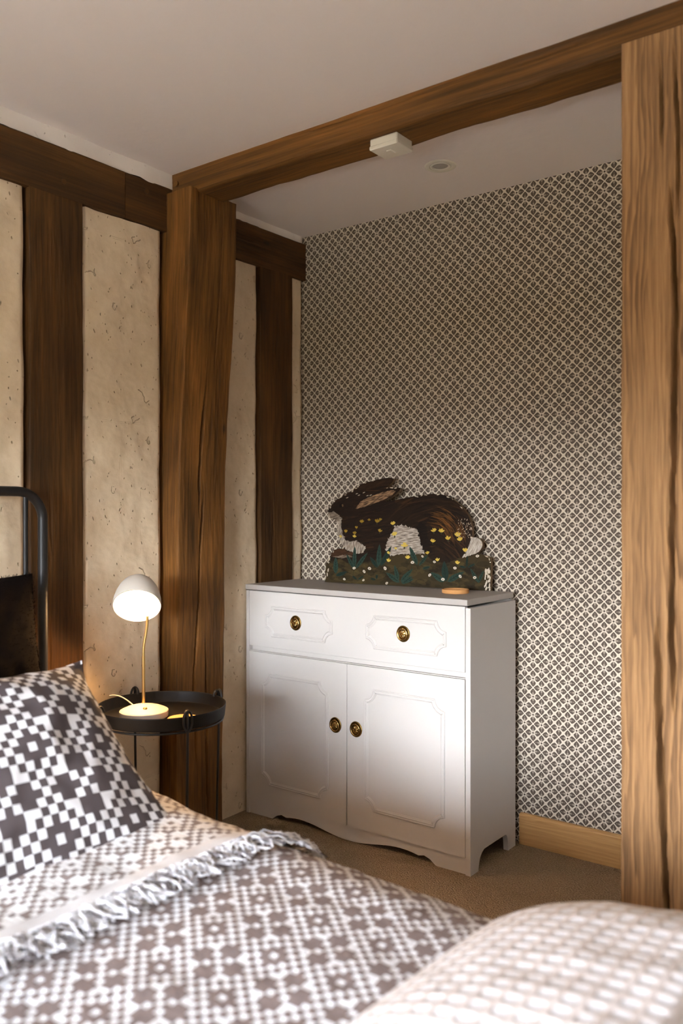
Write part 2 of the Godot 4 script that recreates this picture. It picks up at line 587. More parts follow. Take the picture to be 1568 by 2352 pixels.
	for e in 240:
		var i := r.randi_range(0, out.size() - 1)
		var a := out[i]
		var b := out[(i + 1) % out.size()]
		var p := a.lerp(b, r.randf())
		var worn := 0.25
		if p.x > 0.690 and p.y < 0.125 or p.x < 0.02 and p.y < 0.10:
			worn = 1.0
		elif p.x > 0.47 and p.y > 0.18:
			worn = 0.6
		if r.randf() < worn:
			p += Vector2(0.36 - p.x, 0.18 - p.y).normalized() * r.randf_range(0.0, 0.016 if worn == 1.0 else 0.006)
			dab(p, r.randf_range(0.002, 0.009), r.randf_range(0.001, 0.003), (b - a).angle() + r.randf_range(-0.5, 0.5), rgb(208, 196, 178))
	for e in 60:
		dab(Vector2(r.randf_range(0.58, 0.635), r.randf_range(0.19, 0.26)), r.randf_range(0.001, 0.004), 0.001, 1.4, rgb(196, 184, 166))
	for e in 26:
		dab(Vector2(r.randf_range(0.692, 0.714), r.randf_range(0.0, 0.075)), r.randf_range(0.004, 0.010), 0.0025, 1.57, rgb(210, 200, 186))
	for p in [Vector2(0.135, 0.358), Vector2(0.145, 0.352), Vector2(0.168, 0.362), Vector2(0.185, 0.350), Vector2(0.09, 0.342), Vector2(0.20, 0.352)]:
		dab(p, 0.006, 0.0015, 0.3, rgb(190, 180, 166))
	return pic

# ================================================================ timber
# A hewn timber: rounded rectangular section lofted along `axis`, its surface uneven and split.
# frame.call(l) -> [centre, half size along s, half size along t]; cracks: [side, [[l, t], ...], width, depth]
func timber(called: String, m: Material, parent: Node, length: float, axis: Vector3, sdir: Vector3, tdir: Vector3, frame: Callable, round_r: float, rough: float, cracks: Array, nl: int, per_side: Array, tex_wide: float, tex_long: float, off := 0.0) -> MeshInstance3D:
	var mb := MB.new()
	var ring := []      # [side, -1..1]
	for side in 4:
		for i in per_side[side]:
			ring.append([side, -1.0 + 2.0 * i / per_side[side]])
	var nu := ring.size() + 1
	var p := PackedVector3Array()
	var uv := PackedVector2Array()
	for j in nl:
		var l := length * j / (nl - 1)
		var fr: Array = frame.call(l)
		var c: Vector3 = fr[0]
		var a: float = fr[1]
		var b: float = fr[2]
		var per := 0.0
		for i in nu:
			var e: Array = ring[i % ring.size()]
			var side: int = e[0]
			var q: float = e[1]
			var x := 0.0
			var y := 0.0
			var nx := 0.0
			var ny := 0.0
			# sides: 0 = +s, 1 = +t, 2 = -s, 3 = -t, walked round
			match side:
				0:
					x = a; y = q * b; nx = 1.0
				1:
					x = -q * a; y = b; ny = 1.0
				2:
					x = -a; y = -q * b; nx = -1.0
				3:
					x = q * a; y = -b; ny = -1.0
			var tm := y if side == 0 or side == 2 else x
			var rr := round_r * (1.0 + 0.9 * fbm(l * 3.1 + off, float(side) * 7.0 + signf(q) * 3.0))
			if absf(x) > a - rr and absf(y) > b - rr:
				var cx := signf(x) * (a - rr)
				var cy := signf(y) * (b - rr)
				var d := Vector2(x - cx, y - cy).normalized()
				x = cx + d.x * rr
				y = cy + d.y * rr
				nx = d.x
				ny = d.y
			var push := rough * (fbm(l * 2.3 + off, x * 9.0, y * 9.0) + 0.45 * fbm(l * 7.0 + off, x * 40.0 + 9.0, y * 40.0))
			for k in cracks:
				if k[0] != side:
					continue
				var line: Array = k[1]
				if l < line[0][0] or l > line[-1][0]:
					continue
				for g in line.size() - 1:
					if l <= line[g + 1][0]:
						var u: float = (l - line[g][0]) / (line[g + 1][0] - line[g][0])
						var at: float = lerpf(line[g][1], line[g + 1][1], u) + 0.003 * fbm(l * 14.0, off + 3.0)
						var ends: float = minf(1.0, minf(l - line[0][0], line[-1][0] - l) / 0.12)
						var w: float = k[2] * (0.35 + 0.65 * ends) * (1.0 + 0.5 * fbm(l * 6.0, 4.0 + off))
						var dd := absf(tm - at) / w
						if dd < 1.0:
							push -= k[3] * ends * (1.0 - dd * dd)
						break
			p.append(c + sdir * (x + nx * push) + tdir * (y + ny * push) + axis * l)
			if i > 0:
				per = 0.0
				for g in side:
					per += 2.0 * (b if g == 0 or g == 2 else a)
				per += (q + 1.0) * (b if side == 0 or side == 2 else a)
				if i == nu - 1:
					per = 4.0 * (a + b)
			uv.append(Vector2(per / tex_wide + off, l / tex_long))
	mb.grid(nu, nl, p, uv, false, axis.dot(sdir.cross(tdir)) > 0)
	for e in [0, nl - 1]:
		var mid := Vector3.ZERO
		for i in nu:
			mid += p[e * nu + i]
		mid /= nu
		for i in nu - 1:
			mb.tri(mid, p[e * nu + i], p[e * nu + i + 1], Vector2(0.5, 0.5), Vector2(0.4, 0.5), Vector2(0.4, 0.52))
	return obj(called, mb, m, parent)

# ================================================================ scene
func _ready() -> void:
	noise.seed = 1
	noise.frequency = 1.0
	noise.fractal_octaves = 3
	rng.seed = 12
	camera_and_light()
	materials()
	room()
	timbers()
	cabinet()
	board_and_dish()
	tray_table()
	lamp()
	bed()
	ceiling_fittings()

func camera_and_light() -> void:
	var cam := Camera3D.new()
	cam.name = "camera"
	cam.position = Vector3(2.379, 1.2, 2.874)
	cam.rotation_degrees = Vector3(-0.15, 37.2, 0)
	cam.near = 0.05
	cam.far = 60.0
	add_child(cam)
	var at := CameraAttributesPhysical.new()
	at.frustum_focal_length = 12.0 / (1176.0 / 1985.0)
	at.frustum_focus_distance = 3.0
	at.exposure_aperture = 1.4
	at.frustum_near = 0.05
	at.frustum_far = 60.0
	cam.attributes = at
	cam.fov = rad_to_deg(2.0 * atan(1176.0 / 1985.0))
	cam.current = true

	var we := WorldEnvironment.new()
	we.name = "world"
	var env := Environment.new()
	env.background_mode = Environment.BG_SKY
	var sky := Sky.new()
	var sm := ProceduralSkyMaterial.new()
	sm.sky_top_color = rgb(214, 224, 238)
	sm.sky_horizon_color = rgb(236, 240, 244)
	sm.ground_bottom_color = rgb(76, 73, 56)
	sm.ground_horizon_color = rgb(80, 78, 62)
	sm.energy_multiplier = 74.0
	sky.sky_material = sm
	env.sky = sky
	env.tonemap_mode = Environment.TONE_MAPPER_LINEAR
	env.tonemap_exposure = 1.1
	env.sdfgi_enabled = true
	env.ssao_enabled = true
	env.ssil_enabled = true
	we.environment = env
	add_child(we)

	# overcast sky beyond the window, as one soft source outside the opening
	var day := AreaLight3D.new()
	day.name = "daylight"
	day.area_size = Vector2(9.0, 3.6)
	day.area_normalize_energy = false
	day.light_energy = 7.8
	day.light_color = rgb(216, 230, 255)
	day.area_range = 30.0
	day.shadow_enabled = true
	day.position = Vector3(1.6, 3.1, 8.6)
	add_child(day)

func materials() -> void:
	var pl := plaster_images()
	var m := mat(Color.WHITE, 0.95, 0.2)
	m.albedo_texture = tex(pl[0])
	m.uv1_triplanar = true
	m.uv1_world_triplanar = true
	m.uv1_scale = Vector3.ONE / 0.62
	bump(m, pl[1], 2.8)
	M.plaster = m
	m = mat(rgb(238, 230, 221), 0.95, 0.2)
	m.uv1_triplanar = true
	m.uv1_world_triplanar = true
	m.uv1_scale = Vector3.ONE / 0.62
	bump(m, pl[1], 1.2)
	M.white_plaster = m
	m = mat(rgb(242, 233, 227), 0.95, 0.2)
	m.uv1_triplanar = true
	m.uv1_world_triplanar = true
	m.uv1_scale = Vector3.ONE / 0.5
	bump(m, noise_image(256, 256, 31, 0.03, 4), 0.08)
	M.ceiling = m

	m = mat(Color.WHITE, 0.62, 0.35)
	m.albedo_texture = tex(wallpaper_image())
	m.uv1_triplanar = false
	M.wallpaper = m

	var w := wood_images(512, 1024, 1.2, 2.4, 3, rgb(60, 41, 17), rgb(150, 106, 52), 42.0, [Vector3(0.14, 0.6, 0.02), Vector3(0.38, 1.5, 0.022), Vector3(0.7, 0.25, 0.02), Vector3(0.25, 2.1, 0.02), Vector3(0.9, 1.2, 0.022)], 0.8, 0.16)
	m = mat(rgb(164, 154, 140), 0.72, 0.35)
	m.albedo_texture = tex(w[0])
	bump(m, w[1], 0.12)
	M.oak_dark = m
	var m2: StandardMaterial3D = m.duplicate()
	m2.albedo_color = rgb(228, 214, 192)
	M.oak_mid = m2
	w = wood_images(512, 1536, 0.6, 2.45, 8, rgb(80, 55, 30), rgb(164, 124, 82), 60.0, [Vector3(0.085, 1.10, 0.030), Vector3(0.075, 0.72, 0.024), Vector3(0.06, 0.42, 0.024), Vector3(0.13, 1.60, 0.034), Vector3(0.07, 1.98, 0.024), Vector3(0.17, 1.30, 0.026), Vector3(0.12, 0.93, 0.02)], 0.4, 0.5)
	m = mat(Color.WHITE, 0.7, 0.35)
	m.albedo_texture = tex(w[0])
	bump(m, w[1], 0.14)
	M.oak_light = m
	w = wood_images(128, 640, 0.12, 1.2, 5, rgb(150, 108, 62), rgb(204, 162, 106), 80.0, [], 0.3, 0.3)
	m = mat(Color.WHITE, 0.5, 0.4)
	m.albedo_texture = tex(w[0])
	M.oak_board = m

	var c1 := noise_image(512, 512, 41, 0.09, 3)
	var cc := Image.create(512, 512, false, Image.FORMAT_RGB8)
	for j in 512:
		for i in 512:
			cc.set_pixel(i, j, rgb(122, 101, 78).lerp(rgb(172, 150, 124), c1.get_pixel(i, j).r))
	m = mat(Color.WHITE, 1.0, 0.1)
	m.albedo_texture = tex(cc)
	m.uv1_triplanar = true
	m.uv1_world_triplanar = true
	m.uv1_scale = Vector3.ONE / 0.35
	bump(m, c1, 0.6)
	M.carpet = m

	var wp := noise_image(256, 256, 51, 0.03, 4)
	m = mat(rgb(199, 193, 186), 0.55, 0.4)
	m.uv1_triplanar = true
	m.uv1_scale = Vector3(6, 1.2, 6)
	bump(m, wp, 0.03)
	M.cabinet = m
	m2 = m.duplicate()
	m2.albedo_color = rgb(174, 167, 159)  # cabinet paint darkened to stand for grazing light on the top board
	M.cabinet_top_shaded = m2
	m = mat(rgb(206, 178, 122), 0.24)
	m.metallic = 1.0
	M.brass = m
	m = mat(rgb(134, 106, 58), 0.28)
	m.metallic = 1.0
	M.brass_dark = m
	m = mat(rgb(206, 170, 104), 0.3)
	m.metallic = 1.0
	M.brass_lamp = m
	M.white_plastic = mat(rgb(226, 220, 204), 0.5, 0.4)
	M.black_metal = mat(rgb(24, 23, 23), 0.45, 0.4)
	M.tray = mat(rgb(15, 13, 12), 0.5, 0.35)
	M.lamp_paint = mat(rgb(208, 199, 186), 0.5, 0.4)
	M.dark_gap = mat(rgb(40, 30, 20), 0.9)

	# bed linen
	m = mat(Color.WHITE, 0.95, 0.15)
	m.albedo_texture = tex(check_image(32, rgb(242, 242, 244), rgb(122, 115, 117), false, 0.8, 1.0))
	bump(m, check_relief(24, false), 0.18)
	M.throw = m
	m = mat(Color.WHITE, 0.95, 0.15)
	m.albedo_texture = tex(check_image(32, rgb(246, 244, 242), rgb(136, 127, 126), true, 0.6, 0.6))
	bump(m, check_relief(24, true), 0.12)
	M.throw_back = m
	m = mat(Color.WHITE, 0.9, 0.2)
	m.albedo_texture = tex(check_image(32, rgb(240, 239, 240), rgb(82, 76, 78), false, 0.4, 0.35))
	M.cushion = m
	var wf := waffle_images()
	m = mat(Color.WHITE, 0.95, 0.15)
	m.albedo_texture = tex(wf[0])
	bump(m, wf[1], 0.5)
	M.waffle = m
	M.hem = mat(rgb(222, 218, 216), 0.95, 0.1)
	M.yarn_light = mat(rgb(226, 224, 224), 0.95, 0.1)
	M.yarn_dark = mat(rgb(112, 106, 108), 0.95, 0.1)
	m = mat(rgb(19, 14, 12), 0.95, 0.1)
	M.fur = m
	M.mattress = mat(rgb(226, 222, 216), 0.95, 0.1)

# ---------------------------------------------------------------- room
func slab(called: String, lo: Vector3, hi: Vector3, m: Material, parent: Node = null) -> MeshInstance3D:
	var mb := MB.new()
	mb.box(lo, hi, 0.001)
	return obj(called, mb, m, parent)

func room() -> void:
	structure(slab("floor", Vector3(-0.3, -0.1, -0.3), Vector3(4.6, 0.0, 5.0), M.carpet), "brown cut pile carpet")
	var ce := Node3D.new()
	ce.name = "ceiling"
	add_child(ce)
	structure(ce, "plain off-white painted ceiling")
	slab("main_ceiling", Vector3(-0.3, 2.405, 0.735), Vector3(4.6, 2.6, 5.0), M.ceiling, ce)
	slab("alcove_ceiling", Vector3(-0.3, 2.374, -0.3), Vector3(4.6, 2.6, 0.64), M.ceiling, ce)
	slab("added_light_block", Vector3(-0.3, 2.6, -0.3), Vector3(4.6, 2.7, 5.0), M.ceiling, ce)  # added slab over both ceilings, stops sky light leaking in above the beam
	# papered wall at the back
	var mb := MB.new()
	mb.box(Vector3(-0.05, 0, -0.22), Vector3(4.5, 2.45, 0.0), 0.0005)
	for i in mb.t.size():
		var q := mb.v[i]
		mb.t[i] = Vector2((q.x - 0.7653) / 0.0648, -(q.y - 1.925) / 0.0648)
	structure(obj("wall_back", mb, M.wallpaper), "wall papered in brown four-petal lattice print")
	# right wall and the wall with the window, behind the camera
	structure(slab("wall_right", Vector3(4.4, 0, -0.2), Vector3(4.6, 2.45, 4.9), M.white_plaster), "plain plastered wall")
	var wf := Node3D.new()
	wf.name = "wall_front"
	add_child(wf)
	structure(wf, "plastered wall with a window")
	var x0 := 0.82
	var x1 := 2.58
	var y0 := 0.62
	var y1 := 1.62
	slab("wall_section", Vector3(-0.2, 0, 4.6), Vector3(x0, 2.45, 4.85), M.white_plaster, wf)
	slab("wall_section", Vector3(x1, 0, 4.6), Vector3(4.5, 2.45, 4.85), M.white_plaster, wf)
	slab("wall_section", Vector3(x0, 0, 4.6), Vector3(x1, y0, 4.85), M.white_plaster, wf)
	slab("wall_section", Vector3(x0, y1, 4.6), Vector3(x1, 2.45, 4.85), M.white_plaster, wf)
	var wn := Node3D.new()
	wn.name = "window_1"
	add_child(wn)
	structure(wn, "white timber casement window")
	for e in [[x0, x0 + 0.05], [x1 - 0.05, x1], [(x0 + x1) / 2 - 0.03, (x0 + x1) / 2 + 0.03]]:
		slab("frame", Vector3(e[0], y0, 4.70), Vector3(e[1], y1, 4.76), M.white_plastic, wn)
	for e in [[y0, y0 + 0.05], [y1 - 0.05, y1]]:
		slab("frame", Vector3(x0 + 0.05, e[0], 4.70), Vector3(x1 - 0.05, e[1], 4.76), M.white_plastic, wn)
	slab("sill", Vector3(x0 - 0.03, y0 - 0.03, 4.54), Vector3(x1 + 0.03, y0, 4.70), M.white_plastic, wn)
	structure(slab("unseen_bounce_slab", Vector3(-3.0, -0.2, 4.85), Vector3(8.0, -0.12, 7.7), mat(rgb(230, 225, 218), 0.95, 0.2)), "unseen pale slab outside the window, placed to bounce light onto the ceiling")  # out of view, pale ground placed to bounce daylight up to the ceiling
	# left wall: backing, plaster panels between the studs
	var wl := Node3D.new()
	wl.name = "wall_left"
	add_child(wl)
	structure(wl, "timber framed wall with rough cream plaster panels")
	slab("wall_core", Vector3(-0.3, 0, -0.2), Vector3(-0.045, 2.45, 4.9), M.dark_gap, wl)
	for e in [[0.002, 0.083, 0.03], [0.287, 0.556, 0.03], [0.797, 1.139, 0.0], [1.341, 1.80, 0.0], [2.00, 2.45, 0.0], [2.65, 4.60, 0.0]]:
		plaster_panel(wl, e[0], e[1], 0.0, 2.192 if e[0] > 0.7 else 2.184, -0.010 if e[0] < 0.7 else -0.002, M.plaster)
	plaster_panel(wl, 0.74, 4.6, 2.350, 2.41, 0.010, M.white_plaster)
	plaster_panel(wl, 0.0, 0.62, 2.342, 2.38, -0.004, M.white_plaster)
	# skirting
	mb = MB.new()
	var sec := PackedVector2Array([Vector2(0, 0), Vector2(0.018, 0), Vector2(0.018, 0.102), Vector2(0.0165, 0.107), Vector2(0.012, 0.110), Vector2(0, 0.110)])
	for i in sec.size():
		var a := sec[i]
		var b := sec[(i + 1) % sec.size()]
		mb.quad(Vector3(1.012, a.y, a.x), Vector3(1.012, b.y, b.x), Vector3(4.39, b.y, b.x), Vector3(4.39, a.y, a.x), Vector2(a.y / 0.12, 0), Vector2(b.y / 0.12, 0), Vector2(b.y / 0.12, 2.8), Vector2(a.y / 0.12, 2.8))
	for i in range(1, sec.size() - 1):
		mb.tri(Vector3(1.012, 0, 0), Vector3(1.012, sec[i + 1].y, sec[i + 1].x), Vector3(1.012, sec[i].y, sec[i].x))
	structure(obj("baseboard_back", mb, M.oak_board), "light oak skirting board below the patterned wallpaper")

func plaster_panel(parent: Node, z0: float, z1: float, y0: float, y1: float, x: float, m: Material) -> void:
	var nu := maxi(8, int((z1 - z0) / 0.012) + 1)
	var nv := maxi(6, int((y1 - y0) / 0.02) + 1)
	var mb := MB.new()
	var p := PackedVector3Array()
	var uv := PackedVector2Array()
	for j in nv:
		for i in nu:
			var z := lerpf(z0, z1, float(i) / (nu - 1))
			var y := lerpf(y0, y1, float(j) / (nv - 1))
			var e := minf(z - z0, z1 - z)
			# the trowelled edge turns back towards the timber, unevenly
			var turn := 0.012 * (1.0 + 0.6 * fbm(y * 9.0, z0 * 30.0))
			var back := 0.0
			if e < turn:
				back = 0.022 * pow(1.0 - e / turn, 2.2)
			var zz := z
			if i == 0 or i == nu - 1:
				zz += (1.0 if i == 0 else -1.0) * 0.0035 * (0.6 + fbm(y * 14.0, z0 * 50.0 + i))
			var dx := 0.009 * fbm(y * 2.2 + 5.0, z * 4.0) + 0.0022 * fbm(y * 8.0, z * 9.0 + 3.0)
			if j == 0 and y0 > 2.3:
				y += 0.006 * fbm(z * 9.0, 4.0)
			p.append(Vector3(x + dx - back, y, zz))
			uv.append(Vector2(z, y))
	mb.grid(nu, nv, p, uv, false, true)
	obj("plaster_panel", mb, m, parent)

# ---------------------------------------------------------------- timbers
func timbers() -> void:
	var Y := Vector3.UP
	var X := Vector3.RIGHT
	var Z := Vector3.BACK
	# jowled post on the left wall, swelling to carry the beam
	var o := timber("timber_post", M.oak_mid, null, 2.33, Y, X, Z, func(l: float):
		var xf := lerpf(0.060, 0.072, smooth(0.2, 1.2, l)) + 0.064 * smooth(1.1, 2.35, l)
		return [Vector3((xf - 0.042) * 0.5, 0, 0.672), (xf + 0.042) * 0.5, 0.116], 0.006, 0.004,
		[[0, [[0.25, 0.02], [0.6, 0.035], [0.9, 0.014], [1.08, 0.008], [1.24, -0.004], [1.3, 0.004]], 0.0045, 0.022], [0, [[1.16, 0.014], [1.28, 0.022], [1.40, 0.018], [1.62, 0.006], [1.72, 0.002]], 0.005, 0.022], [0, [[0.05, -0.035], [0.5, -0.03], [0.75, -0.02]], 0.004, 0.018], [0, [[1.7, -0.03], [2.3, -0.045]], 0.003, 0.01]],
		150, [76, 26, 10, 22], 1.2, 2.4, 0.30)
	tag(o, "dark oak jowled post on the plaster wall beside the white cabinet", "post")
	# studs
	var st := [[0.085, 0.285, "dark oak wall stud in the alcove corner behind the white cabinet"], [1.142, 1.337, "dark oak wall stud behind the black headboard rail"], [1.80, 2.0, "dark oak wall stud behind the middle of the headboard"], [2.45, 2.65, "dark oak wall stud behind the end of the headboard nearest the window wall"]]
	for e in st:
		var zc: float = (e[0] + e[1]) * 0.5
		var hz: float = (e[1] - e[0]) * 0.5
		var xx := 0.010 if e[0] > 0.7 else 0.002
		var first: bool = e[0] < 1.5
		o = timber("wall_stud", M.oak_dark, null, 2.20, Y, X, Z, func(l: float): return [Vector3((xx - 0.05) * 0.5, 0, zc + 0.002 * fbm(l * 1.2, zc)), (xx + 0.05) * 0.5, hz], 0.004, 0.0025,
			[[0, [[0.2, 0.01], [0.9, 0.03], [1.3, 0.02]], 0.002, 0.006]], 90, [44 if first else 14, 10, 3, 10], 1.2, 2.4, fposmod(e[0] * 3.7, 0.7))
		tag(o, e[2], "stud", "wall studs")
	# wall plates
	var plate := thing("wall_plate", "dark oak wall plate with a scarf joint under the ceiling above the bed", "beam", Vector3.ZERO, "wall plates")
	timber("plate_length", M.oak_dark, plate, 0.206, Z, X, Y, func(_l: float): return [Vector3(-0.0185, 2.272, 0.765), 0.0295, 0.079], 0.003, 0.003, [], 24, [34, 8, 4, 8], 1.2, 4.2, 0.45)
	timber("plate_length", M.oak_dark, plate, 3.63, Z, X, Y, func(_l: float): return [Vector3(-0.018, 2.272, 0.9735), 0.030, 0.079], 0.003, 0.003, [[0, [[0.05, 0.02], [0.18, 0.03], [0.42, 0.034]], 0.002, 0.005]], 190, [34, 8, 4, 8], 1.2, 4.2, 0.1)
	var peg: MB
	for e in [[1.217, 2.243], [0.881, 2.311]]:
		peg = MB.new()
		peg.tube(PackedVector3Array([Vector3(-0.01, e[1], e[0]), Vector3(0.016, e[1], e[0])]), 0.009, 10)
		obj("peg", peg, M.oak_dark, plate)
	o = timber("wall_plate", M.oak_dark, null, 0.615, Z, X, Y, func(l: float): return [Vector3(-0.022, 2.263, 0.0), 0.026, 0.078], 0.004, 0.003,
		[], 40, [30, 8, 4, 8], 1.2, 2.4, 0.5)
	tag(o, "short dark oak wall plate inside the alcove above the cabinet", "beam", "wall plates")
	# tie beam over the alcove opening
	o = timber("ceiling_beam", M.oak_mid, null, 4.35, X, Y, Z, func(l: float): return [Vector3(0.004, 2.382 + 0.004 * fbm(l * 1.3, 2.0), 0.688 + 0.003 * fbm(l * 1.1, 8.0)), 0.060, 0.072], 0.011, 0.0032,
		[[1, [[0.5, 0.02], [0.9, 0.01], [1.2, 0.014]], 0.003, 0.006], [1, [[1.3, 0.0], [1.55, 0.008], [1.7, 0.0]], 0.004, 0.007]], 220, [16, 34, 26, 8], 1.2, 4.6, 0.12)
	tag(o, "long oak beam spanning the alcove opening below the ceiling", "beam")
	peg = MB.new()
	peg.tube(PackedVector3Array([Vector3(0.035, 2.368, 0.74), Vector3(0.036, 2.367, 0.768)]), 0.010, 10)
	obj("peg", peg, M.oak_mid, o)
	# light oak post at the right of the opening
	o = timber("timber_post", M.oak_light, null, 2.345, Y, X, Z, func(l: float): return [Vector3(1.764, 0, 0.690), 0.125, 0.071], 0.004, 0.0025,
		[[1, [[0.0, -0.006], [0.25, -0.014], [0.49, -0.024], [0.75, -0.034], [0.86, -0.036], [0.95, -0.034]], 0.0075, 0.035],
		[1, [[0.70, 0.004], [0.9, -0.004], [1.12, -0.002], [1.3, 0.001], [1.69, 0.005], [1.83, 0.0], [1.9, -0.006], [2.0, -0.008]], 0.0065, 0.035],
		[1, [[1.86, 0.006], [2.0, 0.012], [2.2, 0.006], [2.34, 0.0]], 0.005, 0.025],
		[1, [[2.02, -0.03], [2.2, -0.027], [2.34, -0.033]], 0.004, 0.02]],
		240, [24, 92, 16, 16], 0.6, 2.45, 0.0)
	tag(o, "light oak post with long drying cracks at the right of the alcove", "post")

# ---------------------------------------------------------------- cabinet
func notched(x0: float, x1: float, y0: float, y1: float, r: float) -> PackedVector2Array:
	# rectangle whose corners are scooped out by quarter rounds between small shoulders, clockwise
	var o := PackedVector2Array()
	for c in [[x1, y1, PI, Vector2(-1, 0), Vector2(0, -1)], [x1, y0, PI * 0.5, Vector2(0, 1), Vector2(-1, 0)], [x0, y0, 0.0, Vector2(1, 0), Vector2(0, 1)], [x0, y1, -PI * 0.5, Vector2(0, -1), Vector2(1, 0)]]:
		var q := Vector2(c[0], c[1])
		o.append(q + c[3] * r)
		for i in 9:
			var w: float = c[2] + lerpf(0.14, PI * 0.5 - 0.14, i / 8.0)
			o.append(q + Vector2(cos(w), sin(w)) * (r - 0.002))
		o.append(q + c[4] * r)
	return o

func moulding(parent: Node, x0: float, x1: float, y0: float, y1: float, r: float, z: float) -> void:
	var path := notched(x0, x1, y0, y1, r)
	var prof := [[0.0, 0.0], [0.0004, 0.0034], [0.003, 0.0050], [0.005, 0.0046], [0.0060, 0.0026], [0.0072, 0.0044], [0.011, 0.0050], [0.0126, 0.0038], [0.0134, 0.0016], [0.016, 0.0022], [0.0172, 0.0]]
	var m := path.size()
	var p := PackedVector3Array()
	var uv := PackedVector2Array()
	for j in m + 1:
		var a := path[(j - 1 + m) % m]
		var b := path[j % m]
		var c := path[(j + 1) % m]
		var n1 := (b - a).orthogonal().normalized()
		var n2 := (c - b).orthogonal().normalized()
		var nn := (n1 + n2).normalized()
		var k := 1.0 / maxf(0.5, nn.dot(n1))
		for q in prof:
			var w: Vector2 = b + nn * q[0] * k
			p.append(Vector3(w.x, w.y, z + q[1]))
			uv.append(Vector2(w.x, w.y))
	var mb := MB.new()
	mb.grid(prof.size(), m + 1, p, uv, false, true)
	obj("moulding", mb, M.cabinet, parent)

func pull(parent: Node, x: float, y: float, z: float) -> void:
	var h := MB.new()
	# stamped back plate, turned to face the room
	var pr := PackedVector2Array([Vector2(0.0265, 0), Vector2(0.0272, 0.002), Vector2(0.026, 0.0042), Vector2(0.0235, 0.0045), Vector2(0.0222, 0.0030), Vector2(0.019, 0.0022), Vector2(0.0165, 0.0026), Vector2(0.0150, 0.0042), Vector2(0.0138, 0.0046), Vector2(0.0128, 0.0036), Vector2(0.011, 0.0040), Vector2(0.0075, 0.0058), Vector2(0.004, 0.0070), Vector2(0.0, 0.0074)])
	h.lathe(pr, Vector3.ZERO, 36, 1.0, 1.05)
	for i in h.v.size():
		h.v[i] = Vector3(x + h.v[i].x, y - h.v[i].z, z + h.v[i].y)
		h.n[i] = Vector3(h.n[i].x, -h.n[i].z, h.n[i].y)
	var o := obj("handle", h, M.brass_dark, parent)
	o.set_meta("label", "round brass ring pull with rosette")
	var r := MB.new()
	var ring := PackedVector3Array()
	for i in 28:
		var w := TAU * i / 28.0
		ring.append(Vector3(x + cos(w) * 0.0182, y - 0.0012 + sin(w) * 0.0192, z + 0.0060))
	r.tube(ring, 0.0017, 8, true)
	r.box(Vector3(x - 0.0028, y + 0.0158, z + 0.002), Vector3(x + 0.0028, y + 0.0212, z + 0.0092), 0.0012)
	# rosette
	for i in 10:
		var w := TAU * i / 10.0
		var c := Vector3(x + cos(w) * 0.0085, y + sin(w) * 0.0088, z + 0.0058)
		r.tube(PackedVector3Array([c - Vector3(cos(w), sin(w), 0) * 0.0028, c, c + Vector3(cos(w), sin(w), 0) * 0.0022 - Vector3(0, 0, 0.0008)]), 0.0017, 6)
	r.tube(PackedVector3Array([Vector3(x, y, z + 0.006), Vector3(x, y, z + 0.0095)]), 0.0028, 10)
	obj("ring", r, M.brass, o)

